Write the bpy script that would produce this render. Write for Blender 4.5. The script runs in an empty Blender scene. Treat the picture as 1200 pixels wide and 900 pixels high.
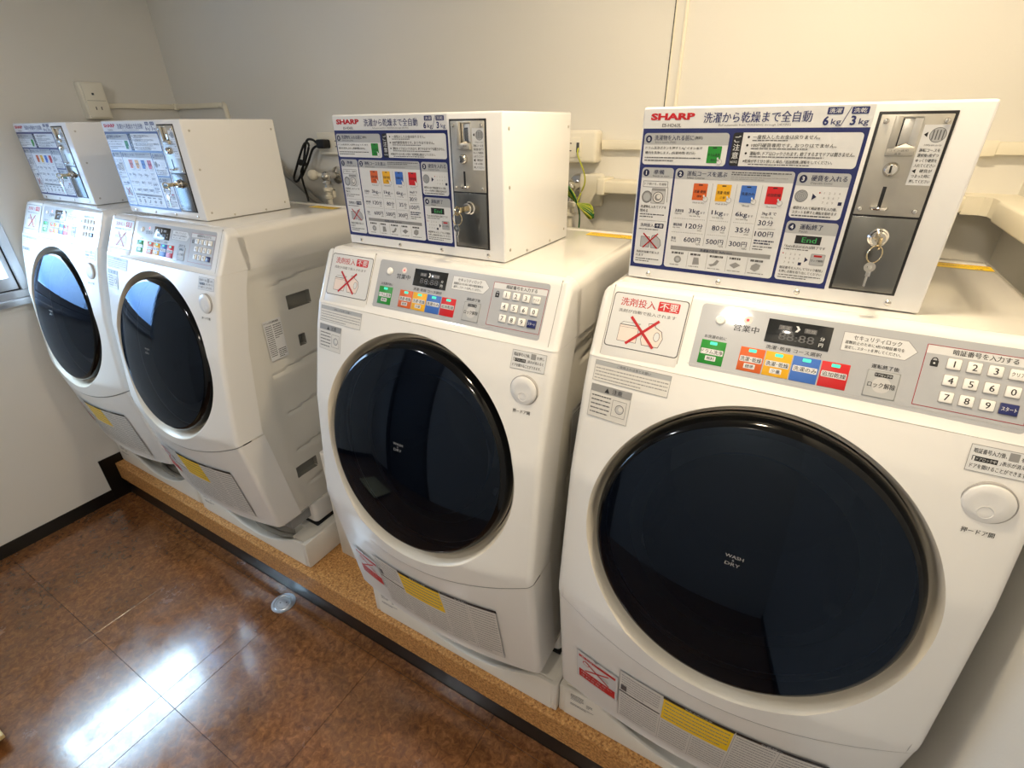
import bpy, bmesh, math, random
from mathutils import Vector, Matrix
random.seed(7)
SC = bpy.context.scene
COL = SC.collection
Z0 = 1.43                      # floor is z = 0; measurements below are taken from the machine tops (z = 1.43)

# ------------------------------------------------------------------ camera, world, lamps, exposure
cam = bpy.data.cameras.new('camera')
cam.sensor_width = 36.0
cam.lens = 582.88 / 1200 * 36
cam.clip_start = 0.02
camo = bpy.data.objects.new('camera', cam)
COL.objects.link(camo)
camo.matrix_world = (Matrix.Translation((0.26787, -0.87569, 0.25058 + Z0)) @ Matrix.Rotation(0.530941, 4, 'Z')
                     @ Matrix.Rotation(1.087225, 4, 'X') @ Matrix.Rotation(-0.0124744, 4, 'Z'))
SC.camera = camo

SC.view_settings.view_transform = 'Standard'
SC.view_settings.look = 'None'
SC.view_settings.gamma = 1.0
SC.view_settings.use_curve_mapping = False
SC.view_settings.exposure = -0.28

world = bpy.data.worlds.new('sky')
SC.world = world
world.use_nodes = True
wn = world.node_tree.nodes
bg = wn['Background']
tc = wn.new('ShaderNodeTexCoord')
sx = wn.new('ShaderNodeSeparateXYZ')
rp = wn.new('ShaderNodeValToRGB')
rp.color_ramp.elements[0].position = 0.0
rp.color_ramp.elements[0].color = (0.085, 0.14, 0.24, 1)
rp.color_ramp.elements[1].position = 0.6
rp.color_ramp.elements[1].color = (0.62, 0.80, 1.0, 1)
_e = rp.color_ramp.elements.new(0.2)
_e.color = (0.34, 0.47, 0.66, 1)
world.node_tree.links.new(tc.outputs['Generated'], sx.inputs[0])
world.node_tree.links.new(sx.outputs['Z'], rp.inputs[0])
world.node_tree.links.new(rp.outputs[0], bg.inputs[0])
bg.inputs[1].default_value = 38.0

def light(name, kind, loc, energy, color, **kw):
    l = bpy.data.lights.new(name, kind)
    l.energy = energy
    l.color = color
    for k, v in kw.items():
        setattr(l, k, v)
    o = bpy.data.objects.new(name, l)
    COL.objects.link(o)
    o.location = loc
    return o
LAMPS = [(0.18, -0.14), (0.06, -1.45), (-1.35, -1.20)]  # the last is a fill lamp added to lift the dim left side
LAMPW = [16.5, 9.0, 10.0]
LAMPC = [(1.0, 0.81, 0.55), (1.0, 0.91, 0.78), (0.90, 0.95, 1.0)]
for (lx, ly), w, wc in zip(LAMPS, LAMPW, LAMPC):
    light('downlight_and_fill', 'AREA', (lx, ly, 2.385), w, wc, shape='DISK', size=0.11)
portal = light('window_portal', 'AREA', (-2.575, -0.50, 1.38), 1.0, (1, 1, 1), shape='RECTANGLE', size=0.72, size_y=0.80)
portal.rotation_euler = (0, -math.pi / 2, 0)
portal.data.cycles.is_portal = True

# ------------------------------------------------------------------ materials
def lin(c):
    if isinstance(c, str):
        c = tuple(int(c[i:i + 2], 16) / 255 for i in (0, 2, 4))
    return tuple((x / 12.92 if x <= 0.04045 else ((x + 0.055) / 1.055) ** 2.4) for x in c)
MATS = {}
def mat(name, color, rough=0.5, metal=0.0, coat=0.0, emit=None, es=0.0, noise=0.0, nscale=30.0, bump=0.0, ior=None, spec=None):
    if name in MATS:
        return MATS[name]
    m = bpy.data.materials.new(name)
    m.use_nodes = True
    nt = m.node_tree
    b = nt.nodes['Principled BSDF']
    c = lin(color)
    b.inputs['Base Color'].default_value = (*c, 1)
    b.inputs['Roughness'].default_value = rough
    b.inputs['Metallic'].default_value = metal
    b.inputs['Coat Weight'].default_value = coat
    b.inputs['Coat Roughness'].default_value = 0.05
    if spec is not None:
        b.inputs['Specular IOR Level'].default_value = spec
    if emit:
        b.inputs['Emission Color'].default_value = (*lin(emit), 1)
        b.inputs['Emission Strength'].default_value = es
    if noise or bump:
        t = nt.nodes.new('ShaderNodeTexCoord')
        n = nt.nodes.new('ShaderNodeTexNoise')
        n.inputs['Scale'].default_value = nscale
        n.inputs['Detail'].default_value = 4
        nt.links.new(t.outputs['Object'], n.inputs['Vector'])
        if noise:
            r = nt.nodes.new('ShaderNodeMapRange')
            r.inputs['To Min'].default_value = 1 - noise
            r.inputs['To Max'].default_value = 1 + noise
            mx = nt.nodes.new('ShaderNodeMix')
            mx.data_type = 'RGBA'
            mx.blend_type = 'MULTIPLY'
            mx.inputs[0].default_value = 1
            mx.inputs[6].default_value = (*c, 1)
            nt.links.new(n.outputs['Fac'], r.inputs['Value'])
            nt.links.new(r.outputs[0], mx.inputs[7])
            nt.links.new(mx.outputs[2], b.inputs['Base Color'])
        if bump:
            bp = nt.nodes.new('ShaderNodeBump')
            bp.inputs['Strength'].default_value = bump
            bp.inputs['Distance'].default_value = 0.002
            nt.links.new(n.outputs['Fac'], bp.inputs['Height'])
            nt.links.new(bp.outputs[0], b.inputs['Normal'])
    MATS[name] = m
    return m

M_PANEL = mat('white_gloss_panel', (0.90, 0.895, 0.885), 0.28, coat=1.0, noise=0.015, nscale=6)
M_WHITE = mat('white_plastic', (0.90, 0.895, 0.885), 0.30, coat=0.25, noise=0.015, nscale=6)
M_TOP = mat('white_gloss_lid', (0.89, 0.88, 0.86), 0.16, coat=0.6, noise=0.01, nscale=6)
M_SIDE = mat('white_painted_steel', (0.84, 0.83, 0.80), 0.45, noise=0.02, nscale=8)
M_RING = mat('ivory_bezel', (0.86, 0.83, 0.77), 0.35, noise=0.01)
M_BOX = mat('white_enamel', (0.91, 0.91, 0.91), 0.22, coat=0.35, noise=0.012, nscale=9)
M_PAN = mat('ivory_pan_plastic', (0.90, 0.885, 0.85), 0.38, noise=0.015)
M_HOLE_SHADE = mat('recess_shade_grey', (0.50, 0.49, 0.46), 0.6, noise=0.05)  # darker grey puts the shade inside the handle recesses into the colour
M_GAP = mat('shadow_gap_grey', (0.30, 0.29, 0.27), 0.7, noise=0.05)
M_DGREY = mat('dark_grey_plastic', (0.28, 0.29, 0.30), 0.6, noise=0.08)
M_MGREY = mat('mid_grey_plastic', (0.55, 0.56, 0.56), 0.5, noise=0.04)
M_SHEET = mat('silver_grey_overlay', (0.67, 0.68, 0.70), 0.30, coat=0.8, noise=0.015)
M_KEY = mat('key_white', (0.93, 0.925, 0.91), 0.3, noise=0.01)
M_KEYRIM = mat('key_rim', (0.62, 0.61, 0.60), 0.5, noise=0.02)
M_BLACK = mat('black_frame', (0.07, 0.07, 0.08), 0.4, noise=0.1)
M_LCD = mat('smoked_display', (0.10, 0.11, 0.12), 0.12, coat=0.5, noise=0.1)
M_STEEL = mat('brushed_steel', (0.72, 0.705, 0.67), 0.36, metal=0.55, noise=0.04, nscale=120)
M_STEELD = mat('dark_brushed_steel', (0.47, 0.47, 0.46), 0.24, metal=0.9, noise=0.05, nscale=150)
M_CHROME = mat('chrome', (0.86, 0.85, 0.83), 0.08, metal=1.0, noise=0.02)
M_BRASS = mat('nickel_brass', (0.82, 0.76, 0.62), 0.22, metal=1.0, noise=0.05)
M_YEL = mat('yellow_label', (0.96, 0.80, 0.05), 0.4, noise=0.02)
M_CREAM = mat('cream_plastic', (0.93, 0.91, 0.85), 0.4, noise=0.015)
M_RUBBER = mat('black_rubber', (0.05, 0.05, 0.05), 0.55, noise=0.1)
M_GREENW = mat('green_wire', (0.13, 0.42, 0.16), 0.45, noise=0.1)
M_YELW = mat('yellow_wire_stripe', (0.72, 0.74, 0.22), 0.45, noise=0.1)
M_HOSE = mat('grey_hose', (0.58, 0.57, 0.54), 0.5, noise=0.05)
M_DUCT = mat('ivory_duct', (0.93, 0.905, 0.83), 0.42, noise=0.01)
M_ALU = mat('window_aluminium', (0.78, 0.79, 0.81), 0.35, metal=0.6, noise=0.02)
M_DARKWOOD = mat('dark_door_wood', (0.16, 0.12, 0.09), 0.5, noise=0.15, nscale=14)
M_DOORP = mat('grey_door_panel', (0.42, 0.42, 0.42), 0.5, noise=0.05)
M_KICK = mat('black_vinyl_skirting', (0.035, 0.032, 0.03), 0.33, noise=0.1, bump=0.1)
# prints
INK = dict(
    navy=mat('ink_navy', (0.08, 0.13, 0.38), 0.35, coat=0.2, noise=0.02), dnavy=mat('ink_dark_navy', (0.07, 0.10, 0.26), 0.4, noise=0.02),
    white=mat('ink_white', (0.83, 0.835, 0.84), 0.35, coat=0.2, noise=0.01), paper=mat('ink_paper', (0.84, 0.83, 0.81), 0.45, noise=0.02),
    hdr=mat('ink_header_grey', (0.66, 0.67, 0.68), 0.4, noise=0.02), black=mat('ink_black', (0.09, 0.09, 0.10), 0.45, noise=0.02),
    dgrey=mat('ink_dark_grey', (0.33, 0.33, 0.34), 0.45, noise=0.02), grey=mat('ink_grey', (0.55, 0.55, 0.55), 0.45, noise=0.02),
    lgrey=mat('ink_light_grey', (0.74, 0.74, 0.74), 0.45, noise=0.02), red=mat('ink_red', (0.70, 0.07, 0.09), 0.4, noise=0.02),
    logo=mat('ink_logo_red', (0.72, 0.04, 0.11), 0.4, noise=0.02), pink=mat('ink_pink', (0.88, 0.82, 0.79), 0.4, noise=0.02),
    orange=mat('ink_orange', (0.80, 0.36, 0.12), 0.4, noise=0.02), yellow=mat('ink_yellow', (0.88, 0.66, 0.08), 0.4, noise=0.02),
    blue=mat('ink_blue', (0.22, 0.41, 0.74), 0.4, noise=0.02), cred=mat('ink_card_red', (0.76, 0.08, 0.10), 0.4, noise=0.02),
    green=mat('ink_green', (0.10, 0.52, 0.15), 0.4, noise=0.02), lcdg=mat('ink_lcd_green', (0.25, 0.62, 0.35), 0.4, noise=0.02),
    lamp=mat('lit_lamp_cyan', (0.3, 0.9, 0.8), 0.4, emit=(0.15, 0.95, 0.75), es=0.35, noise=0.01),
    ledr=mat('lit_lamp_red', (0.9, 0.2, 0.2), 0.4, emit=(1.0, 0.20, 0.22), es=1.5, noise=0.01),
    maroon=mat('ink_maroon', (0.60, 0.16, 0.20), 0.4, noise=0.02), plate=M_STEEL, ylab=M_YEL)

def wall_mat():
    m = bpy.data.materials.new('cream_wallpaper')
    m.use_nodes = True
    nt = m.node_tree
    b = nt.nodes['Principled BSDF']
    b.inputs['Roughness'].default_value = 0.75
    t = nt.nodes.new('ShaderNodeTexCoord')
    n = nt.nodes.new('ShaderNodeTexNoise')
    n.inputs['Scale'].default_value = 260
    n.inputs['Detail'].default_value = 3
    n2 = nt.nodes.new('ShaderNodeTexNoise')
    n2.inputs['Scale'].default_value = 2.0
    r = nt.nodes.new('ShaderNodeValToRGB')
    r.color_ramp.elements[0].color = (*lin((0.875, 0.865, 0.835)), 1)
    r.color_ramp.elements[1].color = (*lin((0.90, 0.89, 0.865)), 1)
    bp = nt.nodes.new('ShaderNodeBump')
    bp.inputs['Strength'].default_value = 0.16
    bp.inputs['Distance'].default_value = 0.0015
    for a, c in ((t.outputs['Object'], n.inputs['Vector']), (t.outputs['Object'], n2.inputs['Vector']), (n2.outputs['Fac'], r.inputs[0]),
                 (r.outputs[0], b.inputs['Base Color']), (n.outputs['Fac'], bp.inputs['Height']), (bp.outputs[0], b.inputs['Normal'])):
        nt.links.new(a, c)
    return m
M_WALL = wall_mat()

def floor_mat():
    m = bpy.data.materials.new('brown_mottled_vinyl')
    m.use_nodes = True
    nt = m.node_tree
    N = nt.nodes.new
    L = nt.links.new
    b = nt.nodes['Principled BSDF']
    t = N('ShaderNodeTexCoord')
    n1 = N('ShaderNodeTexNoise'); n1.inputs['Scale'].default_value = 48; n1.inputs['Detail'].default_value = 8; n1.inputs['Roughness'].default_value = 0.68
    n1.inputs['Distortion'].default_value = 0.8
    r1 = N('ShaderNodeValToRGB')
    e = r1.color_ramp.elements
    e[0].position = 0.33; e[0].color = (*lin((0.34, 0.205, 0.11)), 1)
    e[1].position = 0.68; e[1].color = (*lin((0.58, 0.385, 0.22)), 1)
    x = e.new(0.5); x.color = (*lin((0.46, 0.29, 0.155)), 1)
    n2 = N('ShaderNodeTexNoise'); n2.inputs['Scale'].default_value = 5; n2.inputs['Detail'].default_value = 5
    r2 = N('ShaderNodeMapRange'); r2.inputs['From Min'].default_value = 0.3; r2.inputs['From Max'].default_value = 0.7
    r2.inputs['To Min'].default_value = 0.72; r2.inputs['To Max'].default_value = 1.22
    oi = N('ShaderNodeObjectInfo')
    r3 = N('ShaderNodeMapRange'); r3.inputs['To Min'].default_value = 0.92; r3.inputs['To Max'].default_value = 1.06
    mm = N('ShaderNodeMath'); mm.operation = 'MULTIPLY'
    mx = N('ShaderNodeMix'); mx.data_type = 'RGBA'; mx.blend_type = 'MULTIPLY'; mx.inputs[0].default_value = 1
    n3 = N('ShaderNodeTexNoise'); n3.inputs['Scale'].default_value = 7; n3.inputs['Detail'].default_value = 6; n3.inputs['Roughness'].default_value = 0.7
    r4 = N('ShaderNodeMapRange'); r4.inputs['From Min'].default_value = 0.35; r4.inputs['From Max'].default_value = 0.7
    r4.inputs['To Min'].default_value = 0.12; r4.inputs['To Max'].default_value = 0.30
    cb = N('ShaderNodeBump'); cb.inputs['Strength'].default_value = 0.5; cb.inputs['Distance'].default_value = 0.0006
    bp = N('ShaderNodeBump'); bp.inputs['Strength'].default_value = 0.25; bp.inputs['Distance'].default_value = 0.001
    for a, c in ((t.outputs['Object'], n1.inputs['Vector']), (t.outputs['Object'], n2.inputs['Vector']), (t.outputs['Object'], n3.inputs['Vector']),
                 (n1.outputs['Fac'], r1.inputs[0]), (n2.outputs['Fac'], r2.inputs['Value']), (oi.outputs['Random'], r3.inputs['Value']),
                 (r2.outputs[0], mm.inputs[0]), (r3.outputs[0], mm.inputs[1]), (r1.outputs[0], mx.inputs[6]), (mm.outputs[0], mx.inputs[7]),
                 (mx.outputs[2], b.inputs['Base Color']), (n3.outputs['Fac'], r4.inputs['Value']), (r4.outputs[0], b.inputs['Roughness']),
                 (n1.outputs['Fac'], bp.inputs['Height']), (bp.outputs[0], b.inputs['Normal'])):
        L(a, c)
    b.inputs['Specular IOR Level'].default_value = 0.75
    b.inputs['Coat Roughness'].default_value = 0.10
    r5 = N('ShaderNodeMapRange'); r5.inputs['From Min'].default_value = 0.36; r5.inputs['From Max'].default_value = 0.56
    r5.inputs['To Min'].default_value = 0.12; r5.inputs['To Max'].default_value = 1.0
    n6 = N('ShaderNodeTexNoise'); n6.inputs['Scale'].default_value = 11; n6.inputs['Detail'].default_value = 9; n6.inputs['Roughness'].default_value = 0.72
    L(t.outputs['Object'], n6.inputs['Vector']); L(n6.outputs['Fac'], r5.inputs['Value']); L(r5.outputs[0], b.inputs['Coat Weight'])
    L(n3.outputs['Fac'], cb.inputs['Height']); L(cb.outputs[0], b.inputs['Coat Normal'])
    return m
M_FLOOR = floor_mat()

def chip_mat():
    m = bpy.data.materials.new('cork_chipboard')
    m.use_nodes = True
    nt = m.node_tree
    N = nt.nodes.new
    b = nt.nodes['Principled BSDF']
    b.inputs['Roughness'].default_value = 0.5
    t = N('ShaderNodeTexCoord')
    v = N('ShaderNodeTexVoronoi'); v.inputs['Scale'].default_value = 260
    n = N('ShaderNodeTexNoise'); n.inputs['Scale'].default_value = 120; n.inputs['Detail'].default_value = 6
    r = N('ShaderNodeValToRGB')
    e = r.color_ramp.elements
    e[0].position = 0.05; e[0].color = (*lin((0.42, 0.25, 0.10)), 1)
    e[1].position = 0.95; e[1].color = (*lin((0.88, 0.68, 0.42)), 1)
    x = e.new(0.45); x.color = (*lin((0.74, 0.50, 0.25)), 1)
    mx = N('ShaderNodeMix'); mx.data_type = 'RGBA'; mx.inputs[0].default_value = 0.45
    r2 = N('ShaderNodeValToRGB')
    r2.color_ramp.elements[0].position = 0.35; r2.color_ramp.elements[0].color = (*lin((0.50, 0.30, 0.12)), 1)
    r2.color_ramp.elements[1].position = 0.65; r2.color_ramp.elements[1].color = (*lin((0.90, 0.70, 0.44)), 1)
    for a, c in ((t.outputs['Object'], v.inputs['Vector']), (t.outputs['Object'], n.inputs['Vector']), (v.outputs['Color'], r.inputs[0]),
                 (n.outputs['Fac'], r2.inputs[0]), (r.outputs[0], mx.inputs[6]), (r2.outputs[0], mx.inputs[7]), (mx.outputs[2], b.inputs['Base Color'])):
        nt.links.new(a, c)
    return m
M_CHIP = chip_mat()

def door_glass():
    m = bpy.data.materials.new('smoked_door_glass')
    m.use_nodes = True
    nt = m.node_tree
    N = nt.nodes.new
    nt.nodes.remove(nt.nodes['Principled BSDF'])
    out = nt.nodes['Material Output']
    tr = N('ShaderNodeBsdfTransparent'); tr.inputs[0].default_value = (0.24, 0.27, 0.32, 1)
    df = N('ShaderNodeBsdfDiffuse'); df.inputs[0].default_value = (0.004, 0.006, 0.012, 1)
    m1 = N('ShaderNodeMixShader'); m1.inputs[0].default_value = 0.4
    gl = N('ShaderNodeBsdfGlossy'); gl.inputs['Roughness'].default_value = 0.025; gl.inputs[0].default_value = (0.50, 0.66, 0.92, 1)
    fr = N('ShaderNodeFresnel'); fr.inputs[0].default_value = 1.42
    n = N('ShaderNodeTexNoise'); n.inputs['Scale'].default_value = 3
    t = N('ShaderNodeTexCoord')
    r = N('ShaderNodeMapRange'); r.inputs['To Min'].default_value = 0.02; r.inputs['To Max'].default_value = 0.05
    m2 = N('ShaderNodeMixShader')
    for a, c in ((tr.outputs[0], m1.inputs[1]), (df.outputs[0], m1.inputs[2]), (fr.outputs[0], m2.inputs[0]), (m1.outputs[0], m2.inputs[1]),
                 (t.outputs['Object'], n.inputs['Vector']), (n.outputs['Fac'], r.inputs['Value']), (r.outputs[0], gl.inputs['Roughness']),
                 (gl.outputs[0], m2.inputs[2]), (m2.outputs[0], out.inputs[0])):
        nt.links.new(a, c)
    return m
M_GLASS = door_glass()
M_RIM = mat('gloss_black_rim', (0.012, 0.014, 0.02), 0.10, noise=0.05, spec=0.3)

def pane_mat():
    m = bpy.data.materials.new('window_glass')
    m.use_nodes = True
    nt = m.node_tree
    N = nt.nodes.new
    nt.nodes.remove(nt.nodes['Principled BSDF'])
    tr = N('ShaderNodeBsdfTransparent'); tr.inputs[0].default_value = (0.93, 0.97, 0.97, 1)
    gl = N('ShaderNodeBsdfGlossy'); gl.inputs['Roughness'].default_value = 0.01
    ms = N('ShaderNodeMixShader'); ms.inputs[0].default_value = 0.05
    for a, c in ((tr.outputs[0], ms.inputs[1]), (gl.outputs[0], ms.inputs[2]), (ms.outputs[0], nt.nodes['Material Output'].inputs[0])):
        nt.links.new(a, c)
    return m
M_PANE = pane_mat()

# ------------------------------------------------------------------ mesh builder
class MB:
    def __init__(s):
        s.v, s.f, s.m = [], [], []
    def add(s, vs, fs, mi=0):
        o = len(s.v)
        s.v += [tuple(p) for p in vs]
        s.f += [tuple(i + o for i in f) for f in fs]
        s.m += [mi] * len(fs)
        return s
    def box(s, x0, x1, y0, y1, z0, z1, r=0.0, mi=0, seg=2):
        bm = bmesh.new()
        bmesh.ops.create_cube(bm, size=1)
        for v in bm.verts:
            v.co = ((x0 + x1) / 2 + v.co.x * (x1 - x0), (y0 + y1) / 2 + v.co.y * (y1 - y0), (z0 + z1) / 2 + v.co.z * (z1 - z0))
        if r:
            bmesh.ops.bevel(bm, geom=bm.edges[:], offset=r, segments=seg, affect='EDGES', profile=0.5, clamp_overlap=True)
        return s.frombm(bm, mi)
    def frombm(s, bm, mi=0):
        bm.verts.ensure_lookup_table()
        bm.verts.index_update()
        s.add([v.co[:] for v in bm.verts], [[v.index for v in f.verts] for f in bm.faces], mi)
        bm.free()
        return s
    def grid(s, P, mi=0, close=False, flip=False):
        """P: list of rows of points"""
        n, k = len(P), len(P[0])
        vs = [p for r in P for p in r]
        fs = []
        for i in range(n - 1):
            for j in range(k - (0 if close else 1)):
                a, b, c, d = i * k + j, i * k + (j + 1) % k, (i + 1) * k + (j + 1) % k, (i + 1) * k + j
                fs.append((a, d, c, b) if flip else (a, b, c, d))
        return s.add(vs, fs, mi)
    def lathe(s, prof, n=32, M=None, mi=0, cap0=False, cap1=False):
        """prof: (radius, height) pairs turned about local Z"""
        M = M or Matrix()
        rows = [[M @ Vector((r * math.cos(2 * math.pi * j / n), r * math.sin(2 * math.pi * j / n), h)) for j in range(n)] for r, h in prof]
        o = len(s.v)
        s.grid(rows, mi, close=True)
        if cap0:
            s.f.append(tuple(o + j for j in range(n))[::-1]); s.m.append(mi)
        if cap1:
            b = o + (len(prof) - 1) * n
            s.f.append(tuple(b + j for j in range(n))); s.m.append(mi)
        return s
    def cyl(s, a, b, r, n=16, mi=0, r2=None, caps=True):
        a, b = Vector(a), Vector(b)
        d = b - a
        M = Matrix.Translation(a) @ d.to_track_quat('Z', 'Y').to_matrix().to_4x4()
        return s.lathe([(r, 0), (r if r2 is None else r2, d.length)], n, M, mi, caps, caps)
    def tube(s, pts, r, n=8, mi=0, smooth=0):
        pts = [Vector(p) for p in pts]
        if smooth:
            q = []
            for i in range(len(pts) - 1):
                p0, p1, p2, p3 = pts[max(0, i - 1)], pts[i], pts[i + 1], pts[min(len(pts) - 1, i + 2)]
                for k in range(smooth):
                    t = k / smooth
                    q.append(0.5 * ((2 * p1) + (p2 - p0) * t + (2 * p0 - 5 * p1 + 4 * p2 - p3) * t * t + (3 * p1 - p0 - 3 * p2 + p3) * t ** 3))
            q.append(pts[-1])
            pts = q
        rows = []
        up = Vector((0.3, 0.2, 1)).normalized()
        for i, p in enumerate(pts):
            d = (pts[min(i + 1, len(pts) - 1)] - pts[max(i - 1, 0)]).normalized()
            u = d.cross(up)
            if u.length < 0.05:
                u = d.cross(Vector((1, 0, 0)))
            u.normalize()
            w = d.cross(u)
            rows.append([p + u * (r * math.cos(2 * math.pi * j / n)) + w * (r * math.sin(2 * math.pi * j / n)) for j in range(n)])
        o = len(s.v)
        s.grid(rows, mi, close=True)
        s.f.append(tuple(o + j for j in range(n))[::-1]); s.m.append(mi)
        b = o + (len(pts) - 1) * n
        s.f.append(tuple(b + j for j in range(n))); s.m.append(mi)
        return s
    def sphere(s, c, r, n=16, mi=0, sz=1.0):
        prof = [(max(1e-4, r * math.sin(math.pi * i / (n // 2))), -r * sz * math.cos(math.pi * i / (n // 2))) for i in range(n // 2 + 1)]
        return s.lathe(prof, n, Matrix.Translation(c), mi)

def obj(name, mb, mats, parent=None, smooth=True, off=(0, 0, 0), angle=32):
    me = bpy.data.meshes.new(name)
    ox, oy, oz = off
    me.from_pydata([(a - ox, b - oy, c - oz) for a, b, c in mb.v], [], mb.f)
    if not isinstance(mats, (list, tuple)):
        mats = [mats]
    for m in mats:
        me.materials.append(m)
    for p, mi in zip(me.polygons, mb.m):
        p.material_index = mi
    me.validate()
    me.update()
    if smooth:
        me.shade_smooth()
        me.set_sharp_from_angle(angle=math.radians(angle))
    o = bpy.data.objects.new(name, me)
    COL.objects.link(o)
    if parent:
        o.parent = parent
    return o
def empty(name, loc):
    o = bpy.data.objects.new(name, None)
    o.empty_display_size = 0.1
    COL.objects.link(o)
    o.location = loc
    return o
def tag(o, label=None, cat=None, group=None, kind=None):
    if label: o['label'] = label
    if cat: o['category'] = cat
    if group: o['group'] = group
    if kind: o['kind'] = kind
    return o
def copy_tree(o, parent=None):
    c = o.copy()
    COL.objects.link(c)
    if parent:
        c.parent = parent
    for ch in list(o.children):
        copy_tree(ch, c)
    return c

# ------------------------------------------------------------------ flat print
TCACHE = {}
def text_mesh(s, bold):
    k = (s, bold)
    if k in TCACHE:
        return TCACHE[k]
    cu = bpy.data.curves.new('t', 'FONT')
    cu.body = s
    cu.resolution_u = 2
    cu.offset = bold
    o = bpy.data.objects.new('t', cu)
    COL.objects.link(o)
    dg = bpy.context.evaluated_depsgraph_get()
    me = bpy.data.meshes.new_from_object(o.evaluated_get(dg))
    vs = [(v.co.x, v.co.y) for v in me.vertices]
    fs = [tuple(p.vertices) for p in me.polygons]
    bpy.data.objects.remove(o)
    bpy.data.curves.remove(cu)
    bpy.data.meshes.remove(me)
    if not vs:
        vs, fs = [(0, 0), (1, 0), (0, 1)], []
    xs = [a for a, b in vs]; ys = [b for a, b in vs]
    TCACHE[k] = (vs, fs, min(xs), max(xs), min(ys), max(ys))
    return TCACHE[k]

class Print:
    """flat ink shapes in millimetres (x across, y down) laid on a surface given by fn(x, y, height)"""
    def __init__(s, fn, step=0.0, dh=0.00012, h0=0.0002):
        s.fn, s.step, s.dh, s.h0 = fn, step, dh, h0
        s.mb, s.mats = MB(), []
    def mi(s, m):
        m = INK[m] if isinstance(m, str) else m
        if m not in s.mats:
            s.mats.append(m)
        return s.mats.index(m)
    def h(s, lay):
        return s.h0 + lay * s.dh
    def poly(s, pts, m, lay):
        s.mb.add([s.fn(x, y, s.h(lay)) for x, y in pts], [tuple(range(len(pts)))[::-1]], s.mi(m))
    def rect(s, x0, y0, x1, y1, m, lay=1):
        nx = max(1, math.ceil((x1 - x0) / s.step)) if s.step else 1
        ny = max(1, math.ceil((y1 - y0) / s.step)) if s.step else 1
        P = [[s.fn(x0 + (x1 - x0) * i / nx, y0 + (y1 - y0) * j / ny, s.h(lay)) for i in range(nx + 1)] for j in range(ny + 1)]
        s.mb.grid(P, s.mi(m), flip=True)
    def rrect(s, x0, y0, x1, y1, r, m, lay=1, corners=(1, 1, 1, 1)):
        if s.step:
            return s.rect(x0, y0, x1, y1, m, lay)
        pts = []
        for k, (cx, cy, a0) in enumerate(((x0, y0, 180), (x1, y0, 270), (x1, y1, 0), (x0, y1, 90))):
            rr = r if corners[k] else 0.0
            if not rr:
                pts.append((cx, cy)); continue
            ox = cx + rr if cx == x0 else cx - rr
            oy = cy + rr if cy == y0 else cy - rr
            for i in range(6):
                a = math.radians(a0 + 18 * i)
                pts.append((ox + rr * math.cos(a), oy + rr * math.sin(a)))
        s.poly(pts, m, lay)
    def circle(s, x, y, r, m, lay=1, n=24, ry=None):
        s.poly([(x + r * math.cos(2 * math.pi * i / n), y + (ry or r) * math.sin(2 * math.pi * i / n)) for i in range(n)], m, lay)
    def ring(s, x, y, r0, r1, m, lay=1, n=28):
        P = [[s.fn(x + r * math.cos(2 * math.pi * i / n), y + r * math.sin(2 * math.pi * i / n), s.h(lay)) for i in range(n)] for r in (r0, r1)]
        s.mb.grid(P, s.mi(m), close=True, flip=True)
    def line(s, x0, y0, x1, y1, w, m, lay=1):
        d = math.hypot(x1 - x0, y1 - y0) or 1
        nx, ny = -(y1 - y0) / d * w / 2, (x1 - x0) / d * w / 2
        s.poly([(x0 - nx, y0 - ny), (x1 - nx, y1 - ny), (x1 + nx, y1 + ny), (x0 + nx, y0 + ny)], m, lay)
    def frame(s, x0, y0, x1, y1, w, m, lay=1):
        for a in ((x0, y0, x1, y0), (x1, y0, x1, y1), (x1, y1, x0, y1), (x0, y1, x0, y0)):
            s.line(a[0], a[1], a[2], a[3], w, m, lay)
    def text(s, t, x, y, h, m='black', lay=3, w=None, bold=0.004, align='L'):
        """bbox top-left at (x, y), bbox height h, width w (or natural)"""
        heavy = bold < 0.02 and h > 4.0
        vs, fs, a0, a1, b0, b1 = text_mesh(t, bold if bold >= 0.02 else 0.0)
        sy = h / max(1e-6, b1 - b0)
        sx = (w / max(1e-6, a1 - a0)) if w else sy
        ww = (a1 - a0) * sx
        if align == 'C': x -= ww / 2
        if align == 'R': x -= ww
        hh = s.h(lay)
        s.mb.add([s.fn(x + (a - a0) * sx, y + (b1 - b) * sy, hh) for a, b in vs], fs, s.mi(m))
        if heavy:               # a second pass a hair to the right thickens the strokes
            hh = s.h(lay + 0.3)
            s.mb.add([s.fn(x + (a - a0) * sx + 0.03 * h, y + (b1 - b) * sy, hh) for a, b in vs], fs, s.mi(m))
    def fine(s, x0, y0, x1, y1, rows, m='dgrey', lay=3, k=0.42):
        """print too small to read: broken thin dashes"""
        ph = (y1 - y0) / rows
        for i in range(rows):
            x = x0
            xe = x1 if i < rows - 1 else x0 + (x1 - x0) * random.uniform(0.5, 0.95)
            while x < xe - 0.5:
                l = min(random.uniform(1.2, 6.0), xe - x)
                s.rect2(x, y0 + i * ph + ph * (0.5 - k / 2), x + l, y0 + i * ph + ph * (0.5 + k / 2), m, lay)
                x += l + random.uniform(0.4, 1.1)
    def rect2(s, x0, y0, x1, y1, m, lay):
        s.poly([(x0, y0), (x1, y0), (x1, y1), (x0, y1)], m, lay)
    def done(s, name, parent=None, off=(0, 0, 0)):
        return obj(name, s.mb, s.mats, parent, smooth=False, off=off)

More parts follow.
